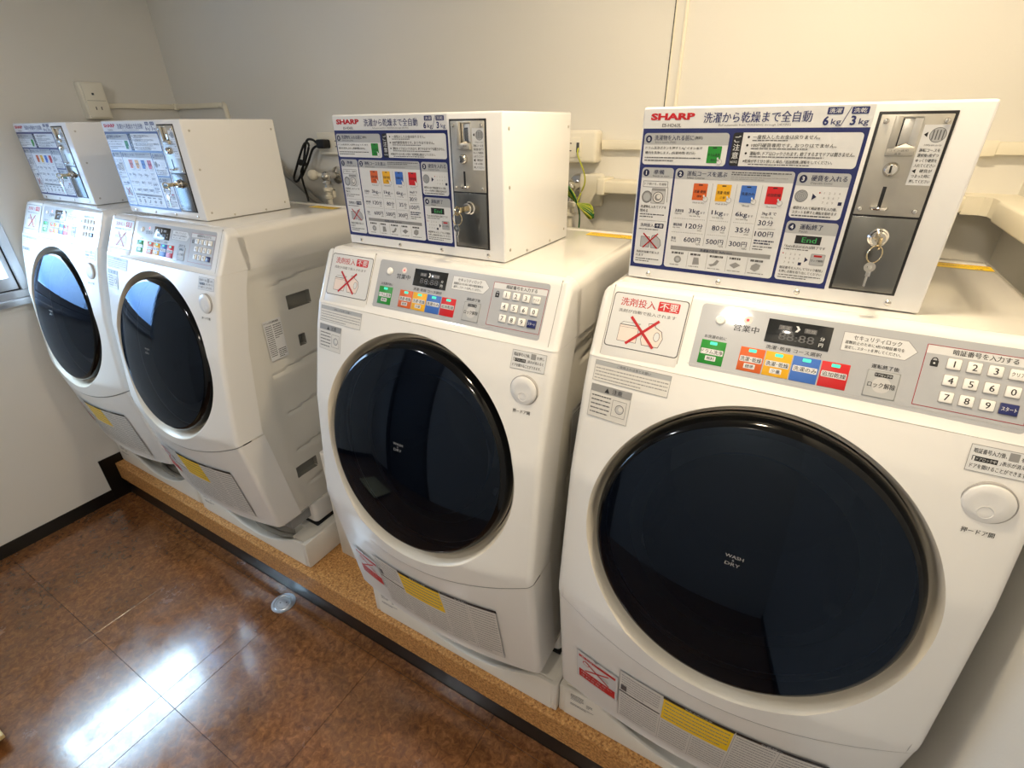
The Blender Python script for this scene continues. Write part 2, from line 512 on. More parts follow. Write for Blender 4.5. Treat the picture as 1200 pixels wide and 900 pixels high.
# ================================================================== THE ROOM
XL, XR, YB, YF, ZC = -2.49, 0.645, 0.68, -1.80, 0.97 + Z0
def slab(name, x0, x1, y0, y1, z0, z1, m, parent=None):
    return obj(name, MB().box(x0, x1, y0, y1, z0, z1), m, parent, smooth=False)
# window opening in the left wall
WY0, WY1, WZ0, WZ1 = -0.87, -0.155, 1.085, 1.665
wl = MB()
for a in ((YF - .1, WY0, 0, ZC), (WY1, YB + .1, 0, ZC), (WY0, WY1, 0, WZ0), (WY0, WY1, WZ1, ZC)):
    wl.box(XL - 0.10, XL, a[0], a[1], a[2], a[3])
tag(obj('wall_left', wl, M_WALL, smooth=False), kind='structure')
tag(slab('wall_back', XL - .1, XR + .1, YB, YB + .1, 0, ZC, M_WALL), kind='structure')
tag(slab('wall_right', XR, XR + .1, YF - .1, YB, 0, ZC, M_WALL), kind='structure')
wf = MB()
for a in ((XL - .1, -1.95, 0, ZC), (-1.10, XR + .1, 0, ZC), (-1.95, -1.10, 2.02, ZC)):
    wf.box(a[0], a[1], YF - 0.1, YF, a[2], a[3])
tag(obj('wall_front', wf, M_WALL, smooth=False), kind='structure')
tag(slab('ceiling', XL - .1, XR + .1, YF - .1, YB + .1, ZC, ZC + .1, M_WALL), kind='structure')

floor = tag(slab('floor', XL - .1, XR + .1, YF - .1, YB + .1, -0.06, -0.002, M_KICK), kind='structure')
# vinyl tiles: 457 mm squares, with the narrow patch strip by the drain
T = 0.457
cols = []
x = -1.255
while x > XL - 0.02:
    cols.append((max(x - T, XL), x)); x -= T
cols.append((-1.255, -1.173))
x = -1.173
while x < XR:
    cols.append((x, min(x + T, XR))); x += T
ys = [-0.62 + T * k for k in range(-3, 3)]
g = 0.0005
proto = None
for (a, b) in cols:
    if b - a < 0.02: continue
    for i in range(len(ys) - 1):
        y0, y1 = max(ys[i], YF), min(ys[i + 1], -0.1185)
        if y1 - y0 < 0.02: continue
        mb = MB().box(a + g, b - g, y0 + g, y1 - g, -0.0018, random.uniform(-0.0003, 0.0003), r=0.0006, seg=1)
        obj('tile', mb, M_FLOOR, floor, smooth=False)

# door in the front wall (only seen mirrored in the black washer doors)
door = tag(obj('door_1', MB().box(-1.89, -1.16, YF - .075, YF - .035, 0.004, 1.99, r=.003), M_DOORP), kind='structure')
fr = MB()
fr.box(-1.95, -1.895, YF - .09, YF + .014, 0, 2.02, r=.003)
fr.box(-1.155, -1.10, YF - .09, YF + .014, 0, 2.02, r=.003)
fr.box(-1.895, -1.155, YF - .09, YF + .014, 1.995, 2.05, r=.003)
obj('door_frame', fr, M_DARKWOOD, door)
obj('door_handle', MB().cyl((-1.22, YF - .035, 1.0), (-1.22, YF + .02, 1.0), .011).tube([(-1.22, YF + .02, 1.0), (-1.34, YF + .02, 1.0)], .009), M_CHROME, door)

# baseboards
def skirt(name, x0, x1, y0, y1, h):
    return tag(obj(name, MB().box(x0, x1, y0, y1, 0, h, r=.0015, seg=1), M_KICK), kind='structure')
bl = MB().box(XL, XL + .006, YF, -0.19, 0, 0.062, r=.001, seg=1)
bl.box(XL, XL + .006, -0.19, 0.05, 0, 0.236, r=.001, seg=1)
tag(obj('baseboard_left', bl, M_KICK), kind='structure')
skirt('baseboard_front', XL, -1.955, YF, YF + .006, 0.062)
skirt('baseboard_right', XR - .006, XR, YF, -0.145, 0.062)

# window: outer frame, inner sash, pane, sill
win = MB()
fw = 0.010
for a in ((WY0 - .02, WY1 + .02, WZ0 - .02, WZ0 + fw), (WY0 - .02, WY1 + .02, WZ1 - fw, WZ1 + .02), (WY0 - .02, WY0 + fw, WZ0 + fw, WZ1 - fw), (WY1 - fw, WY1 + .02, WZ0 + fw, WZ1 - fw)):
    win.box(XL - .08, XL + .012, a[0], a[1], a[2], a[3], r=.002, seg=1)
wo = tag(obj('window_1', win, M_ALU), kind='structure')
gk = MB(); sh = MB()
for (r0, r1, x0, x1, mbb) in ((0.010, 0.014, XL - .05, XL - .002, gk), (0.014, 0.030, XL - .06, XL - .006, sh)):
    a0, a1, c0, c1 = WY0 + r0, WY1 - r0, WZ0 + r0, WZ1 - r0
    w = r1 - r0
    wb = w + (.032 if mbb is sh else 0)
    mbb.box(x0, x1, a0, a1, c0, c0 + wb); mbb.box(x0, x1, a0, a1, c1 - w, c1)
    mbb.box(x0, x1, a0, a0 + w, c0 + wb, c1 - w); mbb.box(x0, x1, a1 - w, a1, c0 + wb, c1 - w)
obj('window_gasket', gk, M_RUBBER, wo, smooth=False)
obj('window_sash', sh, M_ALU, wo, smooth=False)
obj('window_pane', MB().box(XL - .042, XL - .038, WY0 + .030, WY1 - .030, WZ0 + .030, WZ1 - .030), M_PANE, wo, smooth=False)
obj('window_sill', MB().box(XL - .02, XL + .03, WY0 - .03, WY1 + .028, WZ0 - .045, WZ0 - .02, r=.003), M_ALU, wo)

# wall joint trim on the back wall
tr = MB().box(-0.150, -0.1475, YB - .004, YB + .001, 0, ZC).box(-0.126, -0.118, YB - .007, YB + .001, 0, ZC, r=.002)
tag(obj('trim_1', tr, [M_DUCT]), kind='structure')
# the thin shadow joint beside it
tag(obj('trim_2', MB().box(-0.1535, -0.150, YB - .0012, YB + .001, 0, ZC), M_GAP, smooth=False), kind='structure')

# ceiling downlights, the last one made up to hold the added fill lamp
for k, (lx, ly) in enumerate(LAMPS):
    e = tag(empty('downlight', (lx, ly, ZC)), ('round ceiling downlight above the nearest washers', 'round ceiling downlight behind the camera by the wall', 'added fill lamp in a round ceiling fixture in front of the grey door')[k], 'ceiling light')
    obj('trim_ring', MB().lathe([(.058, 0), (.058, -.006), (.075, -.006), (.08, 0)], 40), M_KEY, e)
    obj('lamp_disc', MB().lathe([(0.0005, -.002), (.057, -.002)], 32), mat('lit_downlight_and_fill', (1, .9, .7), emit=(1.0, .88, .70), es=18.0, noise=.01), e)

# ================================================================== PLATFORM
pl = tag(empty('platform', (0, 0, 0)), 'long cork-chipboard platform with black skirting that carries the four washing machines', 'platform')
obj('chipboard_deck', MB().box(XL + .008, XR - .002, -0.132, YB - .003, 0.101, 0.193, r=.0015, seg=1), M_CHIP, pl)
obj('black_kickboard', MB().box(XL + .008, XR - .002, -0.118, -0.100, 0.0, 0.101, r=.001, seg=1), M_KICK, pl)

# ================================================================== WASHING MACHINE
HW = 0.3125                 # half width
ZB = -1.12                  # where the feet touch the pan, below the top
FZ = [-1.003, -.617, -.473, -.339, -.173, -.116]
FY = [-.148, -.200, -.184, -.168, -.128, -.108]
BZ = [-1.003, -.70, -.62, -.34, -.116]
BB = [.030, .048, .045, .028, .006]
def interp(x, xs, ys):
    if x <= xs[0]: return ys[0]
    for i in range(len(xs) - 1):
        if x <= xs[i + 1]:
            t = (x - xs[i]) / (xs[i + 1] - xs[i])
            return ys[i] + (ys[i + 1] - ys[i]) * t
    return ys[-1]
RC = 0.012
def S(x, z):
    y = interp(z, FZ, FY) - interp(z, BZ, BB) * (1 - (x / HW) ** 2)
    e = abs(x) - (HW - RC)
    if e > 0:
        y += RC - math.sqrt(max(0.0, RC * RC - min(e, RC) ** 2))
    return y
def seam(x):
    return -0.632 - 0.068 * (1 - (x / HW) ** 2)
OFF = (0, 0, ZB)
W = empty('washing_machine', (0, 0, Z0 + ZB))

# --- cabinet shell
def cab_prism(prof, hw, bev_top):
    bm = bmesh.new()
    a = [bm.verts.new((-hw, y, z)) for y, z in prof]
    b = [bm.verts.new((hw, y, z)) for y, z in prof]
    bm.faces.new(a)
    bm.faces.new(b[::-1])
    n = len(prof)
    top = []
    for i in range(n):
        f = bm.faces.new((a[i], b[i], b[(i + 1) % n], a[(i + 1) % n]))
    for e in bm.edges:
        v0, v1 = e.verts[0].co, e.verts[1].co
        if abs(v0.z) < 1e-4 and abs(v1.z) < 1e-4 and (abs(v0.x - v1.x) < 1e-5 or v0.y > .3):
            top.append(e)
    bmesh.ops.bevel(bm, geom=top, offset=bev_top, segments=5, affect='EDGES', profile=0.5)
    bmesh.ops.recalc_face_normals(bm, faces=bm.faces[:])
    return bm
obj('top_cover', MB().frombm(cab_prism([(-0.030, 0), (0.445, 0), (0.445, -0.118), (-0.02, -0.118)], HW, 0.026)), M_TOP, W, off=OFF)
# side and back shell, set in 2 mm behind the covers, with pressed side panels
def side_depth(y, z):
    """press depth of the side sheet, metres (positive is inwards)"""
    d = 0.0
    for zt, zb2, y0 in ((-.165, -.205, .02), (-.442, -.485, -.03), (-.592, -.640, -.02), (-.742, -.790, -.02), (-.895, -.930, .0)):
        t = (y - y0) / 0.16
        if t > 0:
            t = min(1, t)
            h = (zt - zb2) * t
            zc = zt - (1 - t) * (zt - zb2) * 0.5 + 0.02 * (y - y0)
            if zc - h < z < zc:
                u = (zc - z) / max(h, 1e-6)
                d = max(d, 0.009 * (min(1, (u) * 6) * (1 - 0.0) if u < .17 else (1 - u) / .83))
    e = min(1.0, max(0.0, (y + .055) / .05)) * min(1.0, max(0.0, (-.135 - z) / .02))
    return d + 0.005 * e * e * (3 - 2 * e)
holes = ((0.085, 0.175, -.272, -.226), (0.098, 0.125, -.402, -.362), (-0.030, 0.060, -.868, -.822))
yl = [0.0] * 0
yy = sorted(set([-0.16 + 0.0125 * i for i in range(49)] + [h[0] for h in holes] + [h[1] for h in holes] + [h[0] + .002 for h in holes] + [h[1] - .002 for h in holes]))
zz = sorted(set([-1.003 + 0.0075 * i for i in range(119)] + [h[2] for h in holes] + [h[3] for h in holes] + [h[2] + .002 for h in holes] + [h[3] - .002 for h in holes]))
def in_hole(y, z, m=0.001):
    return any(a + m < y < b - m and c + m < z < d - m for a, b, c, d in holes)
sd = MB()
for sg in (-1, 1):
    rows = []
    for z in zz:
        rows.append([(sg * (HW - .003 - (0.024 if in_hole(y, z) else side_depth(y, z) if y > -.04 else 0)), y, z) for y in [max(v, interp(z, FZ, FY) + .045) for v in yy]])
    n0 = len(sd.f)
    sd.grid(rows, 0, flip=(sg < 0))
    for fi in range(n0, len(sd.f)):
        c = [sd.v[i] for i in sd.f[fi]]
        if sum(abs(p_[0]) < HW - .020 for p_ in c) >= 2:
            sd.m[fi] = 1  # recess faces take the grey with shade painted in
sd.add([(-HW + .003, .44, -.118), (HW - .003, .44, -.118), (HW - .003, .44, -1.003), (-HW + .003, .44, -1.003)], [(0, 1, 2, 3)])
sd.add([(-HW + .003, .44, -1.003), (HW - .003, .44, -1.003), (HW - .003, -.13, -1.003), (-HW + .003, -.13, -1.003)], [(0, 1, 2, 3)])
sd.add([(-HW + .003, .44, -.117), (HW - .003, .44, -.117), (HW - .003, -.06, -.117), (-HW + .003, -.06, -.117)], [(0, 1, 2, 3)])
cabo = obj('side_panels', sd, [M_SIDE, M_HOLE_SHADE], W, off=OFF, angle=40)

# --- front cover round the door: polar sheet to a rounded rectangle, then round the corners to the sides
RO, CZ = 0.264, -0.400
XI = HW - 0.016
fp = MB()
NA = 144
def outer(t):
    """point on the boundary of the front cover in direction t"""
    c, s_ = math.cos(t), math.sin(t)
    lo, hi = 0.0, 1.0
    for _ in range(40):
        k = (lo + hi) / 2
        x_, z_ = c * k, CZ + s_ * k
        if abs(x_) < XI and z_ < -0.1165 and z_ > seam(x_) + .002:
            lo = k
        else:
            hi = k
    return lo
angs = [2 * math.pi * i / NA for i in range(NA)]
corners = [math.atan2(-0.1165 - CZ, XI), math.atan2(-0.1165 - CZ, -XI), math.atan2(seam(XI) + .002 - CZ, XI), math.atan2(seam(XI) + .002 - CZ, -XI)]
for cth in corners:
    cth %= 2 * math.pi
    j = min(range(NA), key=lambda i: abs(angs[i] - cth))
    angs[j] = cth
rows = []
for k in range(9):
    t = k / 8
    row = []
    for a in angs:
        r = RO + (outer(a) - RO) * t
        x_, z_ = r * math.cos(a), CZ + r * math.sin(a)
        row.append((x_, S(x_, z_), z_))
    rows.append(row)
# inner lip: concave bowl towards the door
def ring_pt(r, a, dep):
    x_, z_ = r * math.cos(a), CZ + r * math.sin(a)
    xr, zr = RO * math.cos(a), CZ + RO * math.sin(a)
    return (x_, S(xr, zr) + dep, z_)
fp.grid(rows, 0, close=True, flip=False)
NZ = 40
for sg in (-1, 1):
    rws = []
    zs = [(-0.1165 + (seam(XI) + .002 + 0.1165) * i / NZ) for i in range(NZ + 1)]
    cols_ = [XI + (HW - XI) * math.sin(math.pi / 2 * i / 6) for i in range(7)]
    for i, z in enumerate(zs):
        row = []
        for xx in cols_:
            zz_ = z if i < NZ else seam(xx) + .002
            row.append((sg * xx, S(xx, zz_), zz_))
        e = row[-1]
        for k in (0.03, 0.06, 0.088):
            row.append((sg * HW, interp(e[2], FZ, FY) + RC + k - 0.012, e[2]))
        row.append((sg * (HW - .006), row[-1][1] + .001, e[2]))
        rws.append(row)
    fp.grid(rws, 0, flip=(sg > 0))
obj('front_cover', fp, M_WHITE, W, off=OFF, angle=25)
bz = MB()
# door axis frame
TH = math.radians(11.8)
DN = Vector((0, -math.cos(TH), math.sin(TH)))
DU = Vector((0, math.sin(TH), math.cos(TH)))
DC = Vector((0, -0.168, -0.398))
def dpt(r, a, h):
    return DC + Vector((1, 0, 0)) * (r * math.cos(a)) + DU * (r * math.sin(a)) + DN * h
rws = [[Vector(ring_pt(RO, a, 0)) for a in angs], [Vector(ring_pt(RO - .004, a, .004)) for a in angs]]
P1 = rws[1]
P2 = [dpt(0.2505, a, -.022) for a in angs]
for t in (0.25, .5, .75, 1.0):
    rws.append([P1[i].lerp(P2[i], t) + Vector((0, 0.010 * math.sin(math.pi * t), 0)) for i in range(NA)])
rws.append([dpt(0.248, a, -.045) for a in angs])
bz.grid(rws, 0, close=True, flip=True)
obj('door_bezel', bz, M_RING, W, off=OFF, angle=60)

def dome_h(r):
    return 0.0225 + .030 * (1 - (r / .234) ** 2)
# --- door: black rim, smoked glass dome, drum behind
MD = Matrix.Translation(DC) @ Matrix(((1, 0, 0, 0), (0, DU.y, DN.y, 0), (0, DU.z, DN.z, 0), (0, 0, 0, 1)))
MD = Matrix.Translation(DC) @ Matrix((Vector((1, 0, 0)), DU, DN)).transposed().to_4x4()
dr = empty('door', (0, 0, 0)); dr.parent = W
bpy.data.objects.remove(dr)
rim = MB().lathe([(.240, -.03), (.2455, -.03), (.2475, -.012), (.2478, -.002), (.2472, .005), (.2450, .012), (.2415, .0175), (.238, .0207), (.234, .0225)], 128, MD)
dro = obj('door', rim, M_RIM, W, off=OFF, angle=80)
dome = [(.234 - .234 * i / 16 + (.0004 if i == 16 else 0), dome_h(.234 - .234 * i / 16)) for i in range(17)]
obj('door_glass', MB().lathe(dome, 128, MD), M_GLASS, dro, off=OFF, angle=80)
chrome = MB().lathe([(.2476, -.02), (.2488, -.019), (.2494, -.014), (.2488, -.010), (.2476, -.009)], 128, MD)
obj('door_trim_ring', chrome, M_CHROME, dro, off=OFF, angle=80)
hg = MB()
hg.box(0.2425, 0.2475, DC.y - .012, DC.y + .01, CZ - .11, CZ - .075, r=.001)
# drum: steel tub with lifters and perforation rings, glass bowl
drum = MB().lathe([(.20, -.05), (.205, -.08), (.205, -.33), (.19, -.36), (.06, -.37), (.0005, -.35)], 64, MD)
for k in range(3):
    a = math.radians(90 + 120 * k)
    drum.tube([dpt(.19, a, -.10), dpt(.185, a, -.2), dpt(.19, a, -.32)], .014, 8)
obj('drum', drum, M_STEEL, dro, off=OFF, angle=50)
gs = MB().lathe([(.238, -.03), (.20, -.05)], 64, MD)
obj('door_gasket', gs, M_DGREY, dro, off=OFF)
bowl = MB().lathe([(.17, -.035), (.16, -.07), (.14, -.11), (.10, -.13), (.0005, -.14)], 64, MD)
obj('inner_bowl', bowl, M_GLASS, dro, off=OFF)
pr = Print(lambda x, y, h: dpt(1, 0, 0) * 0 + DC + Vector((1, 0, 0)) * (x / 1000) - DU * (y / 1000) + DN * (dome_h(math.hypot(x, y) / 1000) + h + .0006))
pr.text('WASH', -20, -32, 5.6, 'grey', 1, w=27, bold=.007)
pr.text('&', -8.6, -24.5, 3.6, 'grey', 1)
pr.text('DRY', -18, -18.5, 5.6, 'grey', 1, w=22, bold=.007)
pr.done('door_lettering', dro, off=OFF)

# --- lower panel
lp = MB()
xs_ = [-HW + 0.0 + HW * 2 * i / 40 for i in range(41)]
xs_ = sorted([-XI + 2 * XI * i / 36 for i in range(37)] + [s_ * (XI + (HW - XI) * math.sin(math.pi / 2 * i / 6)) for i in range(1, 7) for s_ in (-1, 1)])
rws = []
for j in range(26):
    t = j / 25
    row = []
    for x_ in xs_:
        z_ = (seam(x_) - .002) * (1 - t) + (-1.003 - .012 * (1 - (x_ / HW) ** 2)) * t
        row.append((x_, S(x_, max(z_, -1.003)) + .0015, z_))
    for sg, ins in ((-1, 0), (1, None)):
        z_ = row[0 if sg < 0 else -1][2]
        ex = [(sg * HW, interp(z_, FZ, FY) + k, z_) for k in (0.03, .06, .09)]
        if sg < 0:
            row = ex[::-1] + row
        else:
            row = row + ex
    rws.append(row)
lp.grid(rws, 0, flip=False)
# bottom lip turning back
last = rws[-1]
lp.grid([last, [(x_ * .985, y_ + .012, z_ - .008) for x_, y_, z_ in last], [(x_ * .95, y_ + .06, z_ - .008) for x_, y_, z_ in last]], 0, flip=False)
obj('lower_panel', lp, M_WHITE, W, off=OFF, angle=40)
# backing strip visible in the seam
sb = MB()
rws = []
for dz in (.006, -.006):
    rws.append([(x_ * .998, S(x_, seam(x_)) + .004, seam(x_) + dz) for x_ in xs_])
sb.grid(rws)
obj('seam_strip', sb, M_MGREY, W, off=OFF)

# --- base and feet
obj('base_frame', MB().box(-.285, .285, -.09, .42, -1.075, -.998, r=.006), M_MGREY, W, off=OFF)
for sx_ in (-1, 1):
    for yy_ in (0.045, 0.37):
        ft = MB().lathe([(.034, -.075), (.036, -.07), (.038, 0.02), (.038, .115)], 24, Matrix.Translation((sx_ * .262, yy_, ZB + .004)), cap0=False)
        ft = MB().box(sx_ * .262 - .046, sx_ * .262 + .046, yy_ - .05, yy_ + .05, ZB + .010, -.999, r=.02, seg=4)
        f_ = obj('foot', ft, M_WHITE, W, off=OFF)
        obj('rubber_foot', MB().box(sx_ * .262 - .044, sx_ * .262 + .044, yy_ - .048, yy_ + .048, ZB, ZB + .012, r=.004), M_RUBBER, f_, off=OFF)

# --- control panel (sloping), with a detergent drawer face
PA = Vector((-.055, -.012)); PB = Vector((-.112, -.125))
PD = (PB - PA).normalized()
PN = Vector((0, PD.y, -PD.x)); 
if PN.y > 0: PN = -PN
def pslope(s):
    return PA.x + PD.x * s, PA.y + PD.y * s
prof = []
# top rounding, slope, bottom rounding
prof += [(-.020, .0), (-.038, -.0006)]
for s_ in (-.008, 0.0, .02, .04, .06, .08, .10, .110):
    prof.append(pslope(s_))
prof.append((S(HW - RC - .001, -.1165) - .0005, -.1160))
cp = MB()
rws = []
XJ = HW - .028
cx_ = sorted([-XJ + 2 * XJ * i / 30 for i in range(31)] + [q * (XJ + (HW - XJ) * math.sin(math.pi / 2 * i / 10)) for i in range(1, 11) for q in (-1, 1)])
for i, (y_, z_) in enumerate(prof):
    row = []
    for x_ in cx_:
        e = abs(x_) - (HW - RC)
        dy = RC - math.sqrt(max(0, RC * RC - min(e, RC) ** 2)) if e > 0 else 0
        b_ = 0.004 * (1 - (x_ / HW) ** 2) * min(1, max(0, (i - 8) / 2))
        # round the top towards the sides
        e2 = min(.026, max(0, abs(x_) - (HW - .026)))
        cz_ = -(.026 - math.sqrt(max(0, .026 ** 2 - e2 ** 2)))
        row.append((x_, y_ + dy * (0.9 if i > 1 else .3) - b_, min(z_, cz_)))
    zr = row[0][2]
    back = [-.020 + .0] 
    y_end = -.008 if i < len(prof) - 1 else -.012
    row = [(-HW, y_end, zr)] + row + [(HW, y_end, zr)]
    rws.append(row)
cp.grid(rws, 0, flip=False)
cpo = obj('control_panel', cp, M_PANEL, W, off=OFF, angle=50)
def pfn(x, y, h):          # x, y in mm measured as in the survey: x from 5 mm inside the left edge
    X = (x - 307.5) / 1000
    s_ = y / 1000
    return Vector((X, PA.x + PD.x * s_, PA.y + PD.y * s_)) + PN * h
def pbox(x0, y0, x1, y1, h, r=.0, hb=-.002, mb=None, mi=0, seg=2):
    """raised block on the sloping panel"""
    t = MB().box(x0 / 1000, x1 / 1000, -y1 / 1000, -y0 / 1000, hb, h, r=r, seg=seg)
    out = mb or MB()
    out.add([pfn(a * 1000, -b * 1000, c) for a, b, c in t.v], t.f, mi)
    return out
# drawer face with its own thickness, gap lines either side
dg_ = pbox(17.5, -9, 147, 112.5, .0012, r=.0008)
drw = obj('detergent_drawer', dg_, M_WHITE, cpo, off=OFF)
for gx in (16.3, 148.2, 599.8):
    obj('panel_joint', pbox(gx - .6, -12, gx + .6, 113, .0004), M_KEYRIM, cpo, off=OFF, smooth=False)
q = Print(lambda x, y, h: pfn(x, y, h + .0012))
q.rrect(19, 0, 146.5, 95, 6, 'dgrey', 0)
q.rrect(20.6, 1.6, 144.9, 93.4, 5, 'white', 1)
q.text('洗剤投入', 33, 8, 14, 'red', 2, w=60, bold=.007)
q.rrect(97.5, 6.5, 132.5, 22.5, 2, 'cred', 2)
q.text('不要', 100, 8.3, 12.4, 'white', 3, w=30, bold=.007)
q.text('洗剤が自動で投入されます', 32, 27.5, 6, 'dgrey', 2, w=98)
# carton and bottle drawing
q.poly([(40, 54), (45, 49), (76, 49), (70, 54)], 'dgrey', 2); q.poly([(41.5, 53.4), (45.6, 49.7), (74, 49.7), (69.5, 53.4)], 'white', 3)
q.rect2(40, 54, 74, 83, 'dgrey', 2); q.rect2(40.8, 54.8, 73.2, 82.2, 'pink', 3)
q.line(41, 58, 73, 58, .5, 'dgrey', 4)
q.poly([(88, 46), (100, 44), (101, 50), (113, 56), (117, 68), (112, 84), (84, 84), (80, 74), (82, 60), (90, 52)], 'dgrey', 2)
q.poly([(89, 47), (99, 45.2), (100, 50.8), (112, 56.8), (115.9, 68), (111.3, 83), (84.8, 83), (81, 73.8), (83, 60.5), (91, 52.6)], 'pink', 3)
q.circle(106, 66, 5.2, 'dgrey', 4, ry=8); q.circle(106, 66, 4.4, 'white', 5, ry=7.2)
q.line(57, 39, 104, 86, 4.6, 'red', 6); q.line(105, 39.5, 56.5, 86, 4.6, 'red', 6)
q.done('no_detergent_sign', drw, off=OFF)

# overlay sheet with its printing
q = Print(pfn, h0=.0003)
q.rrect(166, -2, 579, 103.5, 6, M_SHEET, 0)
q.text('営業中', 219, 23, 10.5, 'black', 2, w=36)
q.circle(236.6, 14.6, 6.5, 'pink', 1)
q.text('お洗濯の前に', 180, 46.5, 5.4, 'black', 2, w=33)
q.text('洗濯･乾燥 コース選択', 270, 46.2, 6, 'black', 2, w=74)
q.poly([(364, 9), (440, 9), (453, 22.5), (441, 36.5), (364, 36.5)], 'grey', 1)
q.poly([(364.8, 9.8), (439.6, 9.8), (452, 22.5), (440.6, 35.7), (364.8, 35.7)], 'white', 2)
q.text('セキュリティロック', 377, 12.2, 6.8, 'black', 3, w=56)
q.text('盗難防止のために4桁の暗証番号を', 368, 21, 4.8, 'black', 3, w=70)
q.text('設定し､スタートを押してください｡', 369, 28, 4.8, 'black', 3, w=66)
q.text('運転終了後', 406, 47.5, 6, 'black', 2, w=32)
q.frame(461, 9, 576, 92, .9, 'maroon', 2)
q.rect2(461.6, 9.6, 575.4, 20.6, 'white', 1)
q.text('暗証番号を入力する', 489, 11, 7.4, 'black', 3, w=66)
q.rrect(468.3, 29, 477, 37.5, 1, 'black', 2)
q.ring(472.6, 28.5, 2.2, 3.5, 'black', 1)
q.circle(472.6, 33, 1.2, 'white', 3)
q.rrect(163.5, 97, 575, 98, .4, 'lgrey', 0)
q.done('control_overlay', cpo, off=OFF)
# round knob lamp window, red lamp
obj('signal_dome', MB().add([pfn(197.5 + a * 1000, 20.9 - b * 1000, c) for a, b, c in MB().lathe([(.0078, -.001), (.0078, .0012), (.006, .003), (.0005, .0036)], 24).v], MB().lathe([(.0078, -.001), (.0078, .0012), (.006, .003), (.0005, .0036)], 24).f), M_KEY, cpo, off=OFF)
q = Print(pfn, h0=.0008); q.circle(236.6, 14.6, 2.1, 'ledr', 1); q.done('indicator_lamp', cpo, off=OFF)
# display
ds = obj('display', pbox(265.2, 6.6, 350.6, 42.3, .0012, r=.0006), M_LCD, cpo, off=OFF)
q = Print(pfn, h0=.0014)
q.rrect(281, 14, 298, 21, .5, 'dgrey', 0); q.rrect(315, 14, 331, 21, .5, 'dgrey', 0)
q.text('洗濯', 283, 14.8, 5.2, 'grey', 1, w=13); q.text('乾燥', 317, 14.8, 5.2, 'grey', 1, w=13)
q.text('›', 303, 12.5, 9, 'white', 1, bold=.05)
q.text('88:88', 283, 25, 11, 'dgrey', 1, w=47)
q.text('分', 337, 23, 5.6, 'white', 1); q.text('円', 337, 32, 5.4, 'white', 1)
q.done('display_marks', ds, off=OFF)
# course buttons
def course(x0, y0, x1, y1, ink, line1, line2):
    o = obj('course_button', pbox(x0, y0, x1, y1, .0010, r=.0005), INK[ink], cpo, off=OFF)
    q = Print(pfn, h0=.0012)
    cx = (x0 + x1) / 2
    q.rrect(cx - 5.5, y0 + 2, cx + 5.5, y0 + 7.0, 1.2, 'lamp', 1)
    q.rrect(x0 + 1.8, y0 + 13.8, x1 - 1.8, y0 + 22.6, 1.2, 'white', 0)
    q.text(line1, x0 + 2.6, y0 + 14.8, 6.8, 'black', 1, w=x1 - x0 - 5.2, bold=.005)
    if line2:
        q.rrect(cx - 8, y0 + 25, cx + 8, y0 + 32.5, .8, 'white', 0)
        q.text(line2, cx, y0 + 26.2, 5.2, 'black', 1, w=12, align='C', bold=.007)
    q.done('button_print', o, off=OFF)
    return o
course(177.6, 55, 215, 93.3, 'green', 'ドラム洗浄', '無料')
course(236.5, 55.5, 271.4, 92.6, 'orange', '洗濯･乾燥', '標準')
course(272.8, 55.5, 308.6, 92.6, 'yellow', '洗濯･乾燥', '少量')
course(310.0, 55.5, 345.4, 92.6, 'blue', '洗濯のみ', None)
course(347.2, 55.5, 382.4, 92.6, 'cred', '追加乾燥', None)
ub = obj('unlock_button', pbox(403, 55.5, 441.5, 93.6, .0011, r=.0005), M_MGREY, cpo, off=OFF)
q = Print(pfn, h0=.0012)
q.rrect(404.2, 56.7, 440.3, 92.4, 1.5, 'hdr', 0)
q.rrect(412, 59, 433, 64.5, 1, 'black', 1); q.text('ドアロック中', 413, 60, 3.6, 'white', 2, w=19)
q.circle(422.5, 75.5, 11, 'lgrey', 1)
q.text('ロック解除', 406.5, 72, 7.8, 'black', 2, w=32)
q.done('button_print', ub, off=OFF)
# keypad
def key(cx, cy, w, h, txt, name='number_key', m=M_KEY, ink='black', tw=None):
    rimm = pbox(cx - w / 2 - .7, cy - h / 2 - .7, cx + w / 2 + .7, cy + h / 2 + .7, .0008, r=.0004)
    pbox(cx - w / 2, cy - h / 2, cx + w / 2, cy + h / 2, .0026, r=.0012, mb=rimm, mi=1)
    o = obj(name, rimm, [M_KEYRIM, m], cpo, off=OFF)
    q = Print(pfn, h0=.0027)
    if len(txt) == 1:
        q.text(txt, cx, cy - 4.2, 8.4, ink, 1, align='C', bold=.008)
    else:
        q.text(txt, cx - tw / 2, cy - 2.6, 5.2, ink, 1, w=tw, bold=.007)
    q.done('key_print', o, off=OFF)
for t, kx, ky in (('1', 493.2, 30.6), ('2', 514.3, 30.8), ('3', 535.7, 31), ('4', 493.8, 52.8), ('5', 515, 53), ('6', 536.2, 53.2), ('0', 557.4, 53.3), ('7', 494.5, 75.2), ('8', 515.6, 75.4), ('9', 536.8, 75.6)):
    key(kx, ky, 14.6, 14, t)
key(557, 31, 15.2, 13.4, 'クリア', 'clear_key', tw=13)
key(557.9, 75.7, 18.5, 14.6, 'スタート', 'start_key', INK['navy'], 'white', tw=15)

